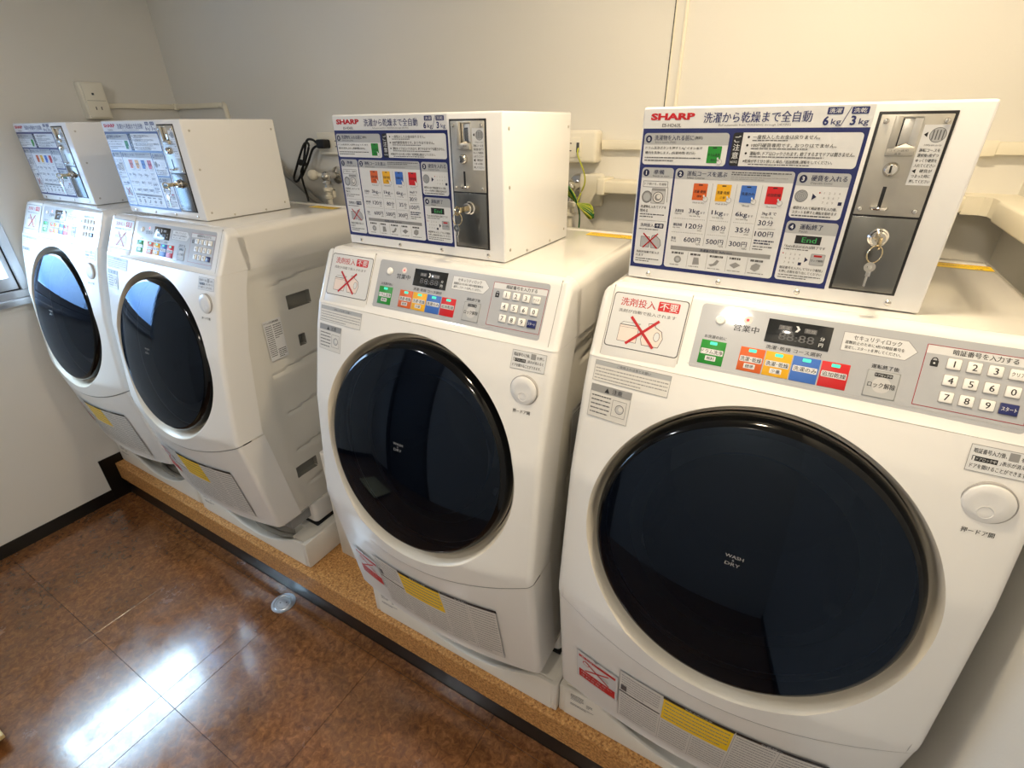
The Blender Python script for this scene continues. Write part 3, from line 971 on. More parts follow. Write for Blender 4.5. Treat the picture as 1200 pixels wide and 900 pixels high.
# --- labels and button on the front cover
def sfn(x, y, h):           # x mm from centre, y mm down from the top
    X, Z = x / 1000, -y / 1000
    return Vector((X, S(X, Z) - h, Z))
def doc(q, x0, y0, x1, y1, rows, m='dgrey'):
    q.fine(x0, y0, x1, y1, max(2, int(rows * .8)), m, 2, k=.30)
q = Print(sfn, step=22, dh=.00012, h0=.0008)
q.rect(-295, 121, -161, 155, 'grey', 0); q.rect(-294.2, 121.8, -161.8, 154.2, 'paper', 1)
q.rect(-294.2, 121.8, -161.8, 129, 'hdr', 2); q.text('ご使用上の注意とお願い', -255, 123, 4.6, 'dgrey', 3, w=60)
doc(q, -292, 131, -164, 153, 5, 'grey')
q.done('usage_label', cabo, off=OFF).parent = W
q = Print(sfn, step=22, dh=.00012, h0=.0008)
q.rect(-294, 161, -219, 218, 'grey', 0); q.rect(-293.3, 161.7, -219.7, 217.3, 'paper', 1)
q.rect(-293.3, 161.7, -219.7, 173, 'grey', 2); q.text('注意', -254, 163, 8, 'black', 3, w=18, bold=.007)
q.poly([(-268, 171.5), (-263.5, 163.5), (-259, 171.5)], 'black', 3)
doc(q, -290, 176, -254, 213, 7, 'dgrey')
q.frame(-250, 180, -225, 208, .6, 'dgrey', 2); q.circle(-236, 194, 8, 'dgrey', 3); q.circle(-236, 194, 7, 'lgrey', 4); q.circle(-234, 193, 4, 'paper', 5)
q.done('caution_label', W, off=OFF)
q = Print(sfn, step=22, dh=.00012, h0=.0008)
q.rect(225, 124, 295, 157, 'grey', 0); q.rect(225.7, 124.7, 294.3, 156.3, 'white', 1)
q.text('暗証番号入力後､', 229, 128, 6.2, 'black', 2, w=33)
q.rect(264, 126, 274, 136, 'grey', 2); q.text('を押し', 276, 129, 5.6, 'black', 2, w=15)
q.text('｢', 229, 137.5, 6, 'black', 2); q.rect(232, 138, 255, 144, 'black', 2); q.text('ドアロック中', 233.5, 139, 4, 'white', 3, w=20)
q.text('｣表示が消えると', 257, 138, 5.6, 'black', 2, w=34)
q.text('ドアを開けることができます｡', 229, 147, 5.8, 'black', 2, w=58)
q.done('door_open_label', W, off=OFF)
q = Print(sfn, step=22, dh=.00012, h0=.0008)
q.text('押ードア開', 243, 229.5, 7, 'black', 1, w=35)
q.done('button_caption', W, off=OFF)
# door button
BC = Vector((0.260, 0, -0.193)); BC.y = S(BC.x, BC.z)
BN = Vector((S(BC.x + .01, BC.z) - S(BC.x - .01, BC.z), -.02, (S(BC.x, BC.z - .01) - S(BC.x, BC.z + .01)) * -1)).normalized()
e1 = Vector((0, 0, 1)).cross(BN).normalized()
BN = Vector((0, -1, .16)).normalized()
MBt = Matrix.Translation(BC) @ BN.to_track_quat('Z', 'Y').to_matrix().to_4x4()
db = obj('door_button', MB().lathe([(.0292, -.008), (.0292, .0012), (.0278, .0022), (.0276, -.001)], 48, MBt), M_KEYRIM, W, off=OFF, angle=50)
obj('button_cap', MB().lathe([(.0272, -.004), (.0272, .0028), (.0258, .0042), (.014, .0036), (.0005, .0032)], 48, MBt), M_WHITE, db, off=OFF, angle=50)
MBd = MBt @ Matrix.Translation((0, -.012, .0030))
obj('button_dimple', MB().lathe([(.0085, .0012), (.0075, .0003), (.0005, -.0004)], 24, MBd), M_WHITE, db, off=OFF)

# lower stickers
q = Print(sfn, step=16, dh=.00015, h0=.0016)
q.rect(-262, 798, -158, 918, 'lgrey', 0); q.rect(-260.6, 799.4, -159.4, 916.6, 'white', 1)
q.poly([(-219, 797), (-205, 797), (-212, 806)], 'grey', 2)
q.rect(-256, 812, -164, 822, 'cred', 2); q.text('あぶない', -250, 813.6, 7, 'white', 3, w=40)
q.rect(-256, 876, -164, 912, 'cred', 2); q.text('中に入らない', -250, 882, 8, 'white', 3, w=78); q.text('さわらない', -250, 896, 8, 'white', 3, w=60)
for sgn in (1, -1):
    for k in range(6):
        q.line(-210 - sgn * 30 + sgn * k * 10, 828 + k * 7.3, -210 - sgn * 30 + sgn * (k * 10 + 10.4), 828 + k * 7.3 + 7.6, 4.5, 'cred', 5)
q.circle(-237, 838, 9, 'cred', 2); q.circle(-237, 838, 7, 'white', 3); q.circle(-190, 856, 10, 'lgrey', 2)
q.done('child_warning_label', W, off=OFF)
q = Print(sfn, step=16, dh=.00015, h0=.0016)
q.rect(-155, 757, 222, 975, 'grey', 0)
q.rect(-154, 758, 221, 974, 'paper', 1)
q.rect(-62, 755, 71, 766, 'black', 3); q.rect(73, 755, 223, 765, 'black', 3)
q.rect(-61, 765, 70, 858, 'ylab', 2)
q.text('安全上のご注意', -20, 757.5, 6, 'white', 4, w=50)
q.text('お客様へ', 115, 757.5, 5.5, 'white', 4, w=36)
doc(q, -150, 766, -68, 838, 9, 'grey'); doc(q, -57, 772, 66, 852, 7, 'grey')
q.rect(-151, 815, -138, 838, 'dgrey', 3)
q.rect(-154, 844, -64, 849.5, 'black', 2)
doc(q, -150, 855, -66, 968, 13, 'grey')
q.line(-62.5, 860, -62.5, 972, .7, 'grey', 2); q.line(3, 860, 3, 972, .7, 'grey', 2); q.line(72.5, 766, 72.5, 972, .7, 'grey', 2); q.line(147, 766, 147, 972, .7, 'grey', 2)
[doc(q, *a, 'grey') for a in ((-59, 864, -1, 968, 12), (6, 864, 69, 968, 12), (76, 770, 143, 968, 22), (151, 770, 218, 968, 22))]
for yy_ in (800, 838, 876, 914, 945):
    q.line(74, yy_, 221, yy_, .6, 'grey', 3)
q.done('safety_instruction_label', W, off=OFF)
# side rating label
q = Print(lambda x, y, h: Vector((HW - .0028 + h, x / 1000, -y / 1000)), h0=.0006)
q.rect(-18, 281, 46, 412, 'white', 0); q.text('ドラム式洗濯乾燥機', -14, 285, 7, 'black', 1, w=50); q.fine(-14, 296, 10, 400, 16, 'dgrey', 1); q.fine(14, 296, 42, 345, 7, 'dgrey', 1)
q.fine(14, 378, 42, 408, 5, 'black', 1)
q.done('rating_label', W, off=OFF)
# yellow label and raised rear lip on the lid
q = Print(lambda x, y, h: Vector((x / 1000, -y / 1000, h)), h0=.0006)
q.rect(172, -379, 290, -341, 'ylab', 0); q.rect(172, -379, 290, -377, 'orange', 1); q.text('注意', 262, -351, 6, 'dgrey', 1); q.fine(180, -373, 286, -354, 3, 'dgrey', 1, k=.25)
q.done('lid_warning_label', W, off=OFF)
obj('lid_rear_lip', MB().box(-.29, .286, .388, .418, -.004, .0012, r=.001), M_TOP, W, off=OFF)

# ================================================================== COIN BOX
B = empty('coin_box', (0, 0, Z0))
BW, BH, BD = 0.430, 0.2684, 0.295
obj('case', MB().box(0, BW, 0, BD, 0.0, BH, r=.004, seg=3), M_BOX, B)
def bfn(x, y, h):
    return Vector((x / 1000, -h, BH - y / 1000))
def bbox(x0, y0, x1, y1, h, hb=-.001, r=0, mb=None, mi=0, seg=2):
    t = MB().box(x0 / 1000, x1 / 1000, -h, -hb, BH - y1 / 1000, BH - y0 / 1000, r=r, seg=seg)
    out = mb or MB()
    out.add(t.v, t.f, mi)
    return out
q = Print(bfn, h0=.0004)
q.rrect(3, 3, 307, 250, 1, 'white', 0)
q.text('SHARP', 13, 8.6, 9.6, 'logo', 2, w=67, bold=.05)
q.text('ES-HD63L', 32, 23, 4.6, 'black', 2, w=29)
q.text('洗濯から乾燥まで全自動', 93, 8.6, 14, 'navy', 2, w=143, bold=.007)
q.text('Full automatic from WASHING through DRYING', 116, 24.2, 3.6, 'dgrey', 2, w=96)
q.rrect(253, 5.2, 271.5, 13.6, 1, 'navy', 2); q.text('洗濯', 255, 6.6, 5.6, 'white', 3, w=14.5)
q.rrect(281, 5.2, 300.5, 13.6, 1, 'navy', 2); q.text('洗乾', 283, 6.6, 5.6, 'white', 3, w=15)
q.text('6', 250, 15.6, 11.5, 'navy', 2, bold=.03); q.text('kg', 260, 19, 9.2, 'navy', 2, w=11.5)
q.line(280, 5, 272, 28, .9, 'navy', 2)
q.text('3', 282, 15.6, 11.5, 'navy', 2, bold=.03); q.text('kg', 292, 19, 9.2, 'navy', 2, w=11)
q.rect2(3, 29.6, 307, 248.6, 'navy', 1)
def panel(x0, y0, x1, y1, hb=None):
    q.rrect(x0, y0, x1, y1, 5, 'white', 2)
    if hb:
        q.rrect(x0, y0, x1, hb, 5, 'hdr', 3, corners=(1, 1, 0, 0))
def bullet(x, y, n):
    q.circle(x, y, 5, 'dnavy', 4, ry=5.4); q.text(n, x, y - 3, 6, 'white', 5, align='C', bold=.03)
panel(6, 36, 134, 81.5, 52.5)
bullet(13.5, 44.5, '0')
q.text('洗濯物を入れる前に', 22.5, 38.8, 7.6, 'dnavy', 4, w=60, bold=.007); q.text('(無料)', 84, 40.4, 5, 'black', 4)
q.text('Before laundry (FREE)', 24, 47.6, 3.4, 'dgrey', 4)
q.text('ドラム洗浄ボタンを押すとAg⁺イオン水で', 9.5, 55, 4.6, 'black', 4, w=88)
q.text('槽内を洗浄します｡ (所要時間: 約7分)', 9.5, 62, 4.6, 'black', 4, w=78)
q.fine(9.5, 69, 98, 77.5, 2, 'dgrey', 4, k=.36)
def card(x0, y0, x1, y1, ink, s1, s2):
    q.rrect(x0, y0, x1, y1, 1, ink, 4); cx = (x0 + x1) / 2
    q.rect2(cx - 3, y0 + 1.4, cx + 3, y0 + 3, 'black', 5)
    q.text(s1, x0 + 1.8, y0 + 9.6, 4.6, 'black', 5, w=x1 - x0 - 3.6, bold=.007)
    if s2: q.text(s2, cx, y0 + 17.2, 3.8, 'black', 5, align='C')
    # pointing hand
    q.circle(x1 - 1, y1 - 2, 3.9, 'grey', 6, n=14); q.circle(x1 - 1, y1 - 2, 3.4, 'white', 7, n=14)
    q.line(x1 - 4.4, y1 - 8, x1 - 2.2, y1 - 3, 2.2, 'white', 7)
card(106, 54, 126, 77.5, 'green', 'ドラム洗浄', '無料')
panel(139, 35.5, 302.5, 80.5)
q.rrect(139, 35.5, 152.5, 80.5, 4, 'black', 3, corners=(1, 0, 0, 1))
for i, c in enumerate('ご注意'):
    q.text(c, 145.7, 39.5 + i * 11, 9, 'white', 4, align='C', bold=.007)
q.text('NOTICE', 140.8, 73.5, 3, 'white', 4, w=10)
for i, (t1, w1) in enumerate((('一度投入したお金は戻りません｡', 86), ('100円硬貨専用です｡ おつりはでません｡', 108), ('運転中､ドアはロックされます｡ 終了するまでドアは開きません｡', 140))):
    yy_ = 38.6 + i * 10.8
    q.circle(160.5, yy_ + 2.8, 1.6, 'black', 4, n=12)
    q.text(t1, 166, yy_, 5.4, 'black', 4, w=w1 if w1 < 134 else 132, bold=.007)
    q.fine(166, yy_ + 5.9, 166 + w1 * .85, yy_ + 8.6, 1, 'dgrey', 4, k=.5)
q.text('※乾燥が不十分と感じた場合､｢追加乾燥｣運転をしてください｡', 158, 71, 4.6, 'black', 4, w=116)
q.fine(166, 76.4, 255, 79, 1, 'dgrey', 4, k=.5)
# 1
panel(8, 86, 59, 242.5, 101.5)
bullet(15, 94, '1'); q.text('準備', 27, 89, 7, 'dnavy', 4, w=17, bold=.007); q.text('Ready to start', 26, 97, 3.4, 'dgrey', 4, w=27)
q.frame(12, 106.5, 52, 115.5, .7, 'dgrey', 3); q.text('ドア開ける｡ 洗濯物', 14, 108.6, 4, 'black', 4, w=36)
q.rrect(27, 117, 50, 141, 1.5, 'grey', 3); q.rrect(27.7, 117.7, 49.3, 140.3, 1.2, 'lgrey', 4)
q.line(53, 115, 54, 138, 1, 'grey', 3); q.rect2(27.7, 117.7, 49.3, 121, 'grey', 5)
q.circle(20, 131, 8.6, 'dgrey', 4, ry=9.5); q.circle(20, 131, 7.6, 'grey', 5, ry=8.4); q.circle(20, 131, 5.6, 'hdr', 6, ry=6.4)
q.circle(38.5, 131, 8.8, 'dgrey', 5); q.circle(38.5, 131, 7.6, 'paper', 6); q.circle(38.5, 131, 5.5, 'grey', 7); q.circle(39.8, 130, 3.5, 'paper', 8)
q.text('洗濯物を入れてドアを', 11, 144, 4.6, 'black', 4, w=43); q.text('閉める', 11, 150.5, 4.6, 'black', 4, w=13)
q.fine(11, 156.5, 52, 164.5, 2, 'dgrey', 4, k=.36)
q.line(10, 168.6, 57, 168.6, .5, 'grey', 3)
q.text('洗剤投入', 14, 173.4, 5.6, 'dnavy', 4, w=23); q.rrect(38.5, 172.3, 53.5, 180, 1.2, 'dnavy', 3); q.text('不要', 40.3, 173.6, 5, 'white', 4, w=11.5)
q.fine(12, 181.2, 54, 184.6, 1, 'dgrey', 4, k=.4)
q.rrect(17, 195, 33, 213, 1, 'dgrey', 3); q.rrect(17.6, 195.6, 32.4, 212.4, 1, 'hdr', 4)
q.poly([(36, 193), (42, 191), (51, 199), (53, 208), (49, 214), (36, 214), (33.6, 204)], 'dgrey', 3); q.poly([(36.6, 193.8), (41.8, 192), (50.3, 199.5), (52.2, 207.8), (48.5, 213.4), (36.5, 213.4), (34.3, 204)], 'hdr', 4)
q.line(21, 190, 47, 214, 2.2, 'red', 6); q.line(46, 189, 22, 214, 2.2, 'red', 6)
q.text('洗剤が自動で投入さ', 11.5, 219, 4.4, 'black', 4, w=40); q.text('れます', 11.5, 225, 4.4, 'black', 4, w=13); q.fine(11.5, 231, 52, 239, 2, 'dgrey', 4, k=.36)
# 2
panel(62, 86, 232, 242.5, 101.5)
bullet(70, 94, '2'); q.text('運転コースを選ぶ', 80, 89.2, 7.4, 'dnavy', 4, w=60, bold=.007); q.text('Select Course', 80.5, 97.3, 3.4, 'dgrey', 4, w=27)
q.fine(146, 88, 228, 94, 2, 'dgrey', 4, k=.5); q.fine(146, 94.6, 224, 100.2, 2, 'grey', 4, k=.36)
for (x0, ink, s1, s2, en) in ((93, 'orange', '洗濯･乾燥', '標準', 'Wash & Dry'), (128, 'yellow', '洗濯･乾燥', '少量', 'Wash & Dry'), (163.5, 'blue', '洗濯のみ', None, 'Wash'), (199.5, 'cred', '追加乾燥', None, 'Dry more')):
    card(x0, 107, x0 + 21.5, 131.8, ink, s1, s2)
    q.text(en, x0 + 10.5, 134.4, 3.2, 'dgrey', 4, align='C')
for xx in (121.5, 157, 192.5):
    q.line(xx, 106, xx, 202, .5, 'grey', 3)
for i, (t1, en) in enumerate((('洗濯容量', 'Capacity'), ('運転時間', 'Op. time'), ('料金', 'Price'))):
    yy_ = 147 + i * 22
    q.text(t1, 69, yy_, 4.6, 'dnavy', 4, w=14 if i < 2 else 7.5, bold=.007); q.text(en, 69, yy_ + 5.6, 3, 'dgrey', 4)
for x0, row in ((89, ('3kg', '120', '600')), (124.5, ('1kg', '80', '500')), (160, ('6kg', '35', '300'))):
    q.text(row[0], x0 + 2, 145.5, 8.6, 'dnavy', 4, w=17, bold=.007); q.text('まで', x0 + 20.4, 149.2, 3.4, 'dnavy', 4)
    q.text('less than ' + row[0], x0 + 4, 155, 3, 'dgrey', 4)
    w_ = 5.6 * len(row[1])
    q.text(row[1], x0 + 17.5, 168.5, 7.6, 'dnavy', 4, w=w_, align='R', bold=.007); q.text('分', x0 + 19, 168, 8, 'dnavy', 4, bold=.007)
    q.text('min', x0 + 20, 177, 2.8, 'dgrey', 4)
    q.text(row[2], x0 + 17.5, 190.5, 7.6, 'dnavy', 4, w=w_ if len(row[1]) == 3 else 16.8, align='R', bold=.007); q.text('円', x0 + 19, 190, 8, 'dnavy', 4, bold=.007)
    q.text('YEN', x0 + 20, 199, 2.8, 'dgrey', 4)
for yy_ in (161.5, 183.5):
    x_ = 69
    while x_ < 190:
        if min(abs(x_ - v) for v in (121.5, 157)) > 3: q.circle(x_, yy_, .45, 'dgrey', 4, n=6)
        x_ += 2.2
q.text('3kgまで', 199, 143, 5.4, 'dnavy', 4, w=20); q.text('less than 3kg', 199, 149.6, 3, 'dgrey', 4)
q.text('30', 196.5, 155.5, 7.6, 'dnavy', 4, w=11, bold=.007); q.text('分', 209, 155, 8, 'dnavy', 4, bold=.007); q.line(198, 168.5, 222, 167.5, .5, 'dgrey', 4)
q.text('100', 195, 172, 7.6, 'dnavy', 4, w=16.5, bold=.007); q.text('円', 213, 171.5, 8, 'dnavy', 4, bold=.007)
q.fine(196, 184, 224, 192, 2, 'dnavy', 4, k=.5); q.fine(196, 193, 224, 201, 2, 'dgrey', 4, k=.36)
q.rect2(70, 206, 224, 212.6, 'grey', 3); q.text('洗濯量の目安  Reference', 118, 207.2, 4.4, 'dnavy', 4, w=50)
for i in range(5):
    x0 = 70 + i * 31
    if i: q.line(x0 - 1, 214, x0 - 1, 240, .5, 'grey', 3)
    q.fine(x0 + 3, 214.5, x0 + 26, 220, 1, 'dgrey', 4, k=.6)
    q.fine(x0 + 2, 235.4, x0 + 27, 239, 1, 'grey', 4, k=.4)
q.circle(84, 228, 6, 'grey', 4); q.circle(84, 228, 3.2, 'hdr', 5)
q.poly([(110, 222), (118, 222), (120, 233), (109, 234)], 'grey', 4)
q.poly([(135, 231), (142, 229), (147, 222), (151, 224), (147, 231), (139, 234)], 'grey', 4)
q.poly([(167, 228), (176, 223), (184, 227), (175, 233)], 'grey', 4)
q.poly([(200, 225), (206, 221), (213, 223), (212, 230), (206, 234), (199, 231)], 'grey', 4)
# 3, 4
panel(235.5, 86.5, 301.5, 148.5, 104)
bullet(243.5, 95, '3'); q.text('硬貨を入れる', 253.5, 89.6, 8, 'dnavy', 4, w=44, bold=.007); q.text('Deposit Coins', 254, 98.6, 3.6, 'dgrey', 4, w=27)
q.circle(246, 118, 8.4, 'dgrey', 3); q.circle(246, 118, 7.7, 'hdr', 4)
for k in range(4): q.ring(246, 118, 1 + k * 1.8, 1.5 + k * 1.8, 'dgrey', 5, n=16)
q.poly([(260, 114), (265.5, 118.5), (260, 123)], 'dnavy', 4)
for i in range(3):
    for j in range(4):
        if (i, j) == (2, 3): q.rect2(294, 124, 298.6, 128.6, 'dnavy', 4)
        else: q.text('1234567890'[i * 3 + j if i * 3 + j < 9 else 9], 274 + j * 6, 111.5 + i * 6.4, 3, 'grey', 4)
q.circle(268.5, 112.6, 1, 'red', 4, n=8)
q.text('硬貨を入れて暗証番号を入力後､', 239, 132, 4.4, 'black', 4, w=56); q.text('スタートを押すと運転を始めます', 239, 138, 4.4, 'black', 4, w=57); q.fine(239, 143, 296, 147.4, 1, 'dgrey', 4, k=.4)
panel(236, 153, 303, 241.5, 170.5)
bullet(243.6, 161.5, '4'); q.text('運転終了', 254, 156.4, 8, 'dnavy', 4, w=30, bold=.007); q.text('Finish', 254.5, 165.4, 3.6, 'dgrey', 4)
q.rect2(252, 173, 286, 185, 'black', 4); q.text('End', 261, 175.4, 7.4, 'lcdg', 5, w=19)
q.text('｢End｣表示が出れば終了です', 240, 187.4, 4.2, 'black', 4, w=54); q.fine(240, 192.4, 290, 195.6, 1, 'dgrey', 4, k=.4)
for i in range(3):
    for j in range(4):
        if (i, j) == (2, 3): q.rect2(263.6, 212.6, 268, 217, 'dnavy', 4)
        else: q.text('1234567890'[i * 3 + j if i * 3 + j < 9 else 9], 244 + j * 6, 199.8 + i * 6.4, 3, 'grey', 4)
q.circle(240.4, 200.6, 1, 'red', 4, n=8)
q.poly([(271, 204), (275.6, 208), (271, 212)], 'dnavy', 4)
q.rrect(278, 198, 297, 215, 1.4, 'grey', 4); q.rrect(278.7, 198.7, 296.3, 214.3, 1.2, 'hdr', 5); q.rect2(282, 199.8, 292.6, 202.6, 'red', 6); q.text('ロック解除', 279.6, 206, 3.6, 'black', 6, w=15.6)
q.text('暗証番号を入力して｢ロック解除｣', 240, 220, 4.2, 'black', 4, w=58); q.text('を押し衣類を取り出してください', 240, 226, 4.2, 'black', 4, w=58); q.fine(240, 231.6, 298, 239, 2, 'dgrey', 4, k=.36)
q.done('instruction_sheet', B)

# coin mechanism: black bezel, upper plate, lower cash door
cm = bbox(312, 11.5, 394.5, 246.5, .0012, r=.0008)
mech = obj('coin_mechanism', cm, M_BLACK, B)
upl = obj('coin_plate', bbox(315.5, 15, 391, 138.0, .0026, r=.0008), M_STEEL, mech)
cdo = obj('cash_door', bbox(315.5, 140.2, 391, 243.5, .0026, r=.0008), M_STEELD, mech)
for (a, b) in ((322, 22.4), (385, 22.4), (321.5, 130.4), (384, 130.4)):
    Ms = Matrix.Translation((a / 1000, -.0026, BH - b / 1000)) @ Matrix.Rotation(math.radians(90), 4, 'X')
    obj('screw', MB().lathe([(.0034, 0), (.0034, .0008), (.0026, .0022), (.0005, .0027)], 16, Ms), M_CHROME, upl)
# return chute: raised steel frame round a recess
ch = MB()
bbox(331, 16.4, 339.5, 56, .0085, r=.001, mb=ch); bbox(331, 53, 361, 63, .0085, r=.001, mb=ch); bbox(339, 16.4, 361, 19, .005, r=.0006, mb=ch)
bbox(340.6, 19, 361, 53.4, .0030, r=.0003, mb=ch, mi=2)
bbox(339, 20, 341.4, 52, .0031, mb=ch, mi=1)
ch.add([bfn(339.5, 53, .0084), bfn(361, 53, .0084), bfn(350, 48.5, .004)], [(0, 1, 2)], 0)
cho = obj('return_chute', ch, [M_STEEL, M_BLACK, M_CHROME], upl)
q = Print(bfn, h0=.0087); q.text('コイン返却', 334, 55, 2.8, 'dgrey', 1, w=21); q.text('返 却', 341, 58.8, 2.8, 'dgrey', 1); q.done('chute_lettering', cho)
Ms = Matrix.Translation((.343, -.0026, BH - .0794)) @ Matrix.Rotation(math.radians(90), 4, 'X')
rb = obj('reject_button', MB().lathe([(.0092, 0), (.0092, .003), (.008, .0065), (.006, .0085), (.0005, .009)], 28, Ms), M_CHROME, upl)
obj('button_slot', bbox(340.8, 74.5, 343.2, 83.5, .0118, r=.0003), M_BLACK, rb)
sl = MB(); bbox(340.6, 101, 345, 127, .0029, mb=sl, r=.0001)
obj('coin_slot', sl, M_BLACK, upl)
obj('slot_lip', MB().lathe([(.0005, -.001), (.0105, -.001), (.0112, .0008), (.0105, .0026), (.0005, .0032)], 28, Matrix.Translation((.343, -.0032, BH - .1295)) @ Matrix.Scale(.8, 4, (0, 1, 0))), M_CHROME, upl)
q = Print(bfn, h0=.0030)
q.rect2(364, 27, 390.4, 98, 'white', 0)
q.circle(380.5, 38.5, 8.6, 'dgrey', 1); q.circle(380.5, 38.5, 8, 'hdr', 2)
for k in range(4): q.line(375.5 + k * 3.4, 33, 375.5 + k * 3.4, 44, 1.2, 'dgrey', 3)
q.poly([(366, 38), (370, 35), (370, 41)], 'black', 1)
q.text('100yen only', 370, 49, 2.8, 'dgrey', 1, w=18)
for i, t1 in enumerate(('運転コースを', '選択後1枚ずつ', 'ゆっくり硬貨を', '入れてください')): q.text(t1, 366.4, 54 + i * 6, 4.2, 'black', 1, w=22)
q.poly([(366, 80.8), (370, 78), (370, 83.6)], 'black', 1); q.text('硬貨が', 374, 78.4, 4.2, 'black', 1, w=13)
q.text('つまった時に', 367, 84.6, 4.2, 'black', 1, w=20); q.text('押してください', 366.4, 91, 4.2, 'black', 1, w=22)
q.done('coin_guide_sticker', upl)
# lock with key and ring
lk = MB()
Ms = Matrix.Translation((.353, -.0026, BH - .167)) @ Matrix.Rotation(math.radians(90), 4, 'X')
lk.lathe([(.0125, 0), (.0125, .003), (.0105, .005), (.0100, .012), (.0082, .014), (.0005, .014)], 28, Ms)
lko = obj('lock', lk, M_CHROME, cdo)
def key_mb(head):
    k = MB()
    # key stuck in the lock with its bow, a ring and a second key hanging
    k.box(.3515, .3545, -.040, -.016, BH - .172, BH - .162, r=.0006)
    k.lathe([(.006, -.001), (.0085, -.001), (.0085, .001), (.006, .001), (.006, -.001)], 20, Matrix.Translation((.353, -.047, BH - .167)) @ Matrix.Rotation(math.radians(90), 4, 'Y'))
    # ring
    pts = [(.351 + .0085 * math.cos(t), -.0455 + .003 * math.cos(t), BH - .182 + .0115 * math.sin(t)) for t in [2 * math.pi * i / 20 for i in range(21)]]
    k.tube(pts, .0009, 6)
    return k
ky = obj('key', key_mb(0), M_BRASS, lko)
k2 = MB()
k2.box(.3475, .3535, -.0480, -.0462, BH - .212, BH - .196, r=.0005)
k2.box(.3485, .3515, -.0478, -.0464, BH - .226, BH - .210, r=.0003)
k2.lathe([(.003, -.0012), (.0068, -.0012), (.0068, .0012), (.003, .0012), (.003, -.0012)], 18, Matrix.Translation((.3500, -.0470, BH - .199)) @ Matrix.Rotation(math.radians(90), 4, 'X'))
obj('spare_key', k2, M_CHROME, ky)
# case screws
for a, b in ((37, 259.2), (155, 258.8), (272, 258.4), (390, 257.8)):
    Ms = Matrix.Translation((a / 1000, 0, BH - b / 1000)) @ Matrix.Rotation(math.radians(90), 4, 'X')
    obj('screw', MB().lathe([(.0042, 0), (.0042, .0008), (.0030, .0022), (.0005, .0027)], 16, Ms), M_CHROME, B)
for yy_, z_ in ((.02, .022), (.09, .008), (.20, .008), (.275, .022), (.28, .24), (.02, .14), (.02, .24)):
    Ms = Matrix.Translation((BW, yy_, z_)) @ Matrix.Rotation(math.radians(90), 4, 'Y')
    obj('side_screw', MB().lathe([(.0032, 0), (.0032, .0006), (.0005, .0018)], 12, Ms), M_STEEL, B)

# ================================================================== DRIP PAN
PB_ = empty('drip_pan', (0, 0, 0))
PH = 0.115
HP = 0.343
pn = MB()
# front wall with the shallow dip; outer and inner face, plus rounded rim
def ptop(x):
    t = (x - 0.02) / 0.265
    return PH - (0.086 * (1 - t * t) ** 1.1 if abs(t) < 1 else 0)
fx = [-(HP - .018) + 2 * (HP - .018) * i / 60 for i in range(61)]
Y0p, Y1p = -0.100, 0.575
rws = [[(x_, Y0p, 0.0) for x_ in fx], [(x_, Y0p, ptop(x_) - .004) for x_ in fx], [(x_, Y0p + .001, ptop(x_) - .001) for x_ in fx], [(x_, Y0p + .004, ptop(x_)) for x_ in fx],
       [(x_, Y0p + .009, ptop(x_)) for x_ in fx], [(x_, Y0p + .013, ptop(x_) - .002) for x_ in fx], [(x_, Y0p + .045, min(ptop(x_) - .003, max(.0235, ptop(x_) - .05))) for x_ in fx], [(x_, Y0p + .055, .02) for x_ in fx]]
pn.grid(rws)
pn.box(-HP, -HP + .02, Y0p, Y1p, 0, PH, r=.004)
pn.box(HP - .02, HP, Y0p, Y1p, 0, PH, r=.004)
pn.box(-HP + .015, HP - .015, Y1p - .02, Y1p, 0, PH, r=.003)
pn.box(-HP + .001, HP - .001, Y0p + .004, Y1p - .001, 0, .022)
for sx_ in (-1, 1):
    for yy_ in (0.045, 0.37):
        # corner pads that carry the feet
        a, b = (sx_ * HP - sx_ * .012), sx_ * .19
        y0, y1 = (Y0p + .012, .13) if yy_ < .2 else (.30, Y1p - .01)
        if yy_ < .2:
            a_ = sx_ * .235 if sx_ < 0 else sx_ * .262
            pn.box(min(a, a_), max(a, a_), y0, y1, .02, PH, r=.002)
            pn.box(min(a_, b), max(a_, b), y0 + .055, y1, .02, PH, r=.002)
        else:
            pn.box(min(a, b), max(a, b), y0, y1, .02, PH, r=.002)
obj('tray', pn, M_PAN, PB_, angle=40)
q = Print(lambda x, y, h: Vector((x / 1000, Y0p - h, y / 1000 * -1 + PH)), h0=.0005)
pnt = Print(lambda x, y, h: Vector((x / 1000, Y0p - h, y / 1000 * -1 + PH)), h0=.0005)
pnt.fine(-308, 12, -270, 38, 5, 'dgrey', 0); pnt.fine(-308, 52, -240, 62, 2, 'dgrey', 0); pnt.fine(-262, 28, -244, 44, 3, 'dgrey', 0)
pnt.done('pan_label', PB_)
hs = MB().tube([(-.15, .02, .032), (-.06, -.04, .034), (.02, -.06, .034), (.13, -.055, .034), (.23, -.02, .034)], .011, 12, smooth=6)
obj('drain_hose', hs, M_HOSE, PB_)

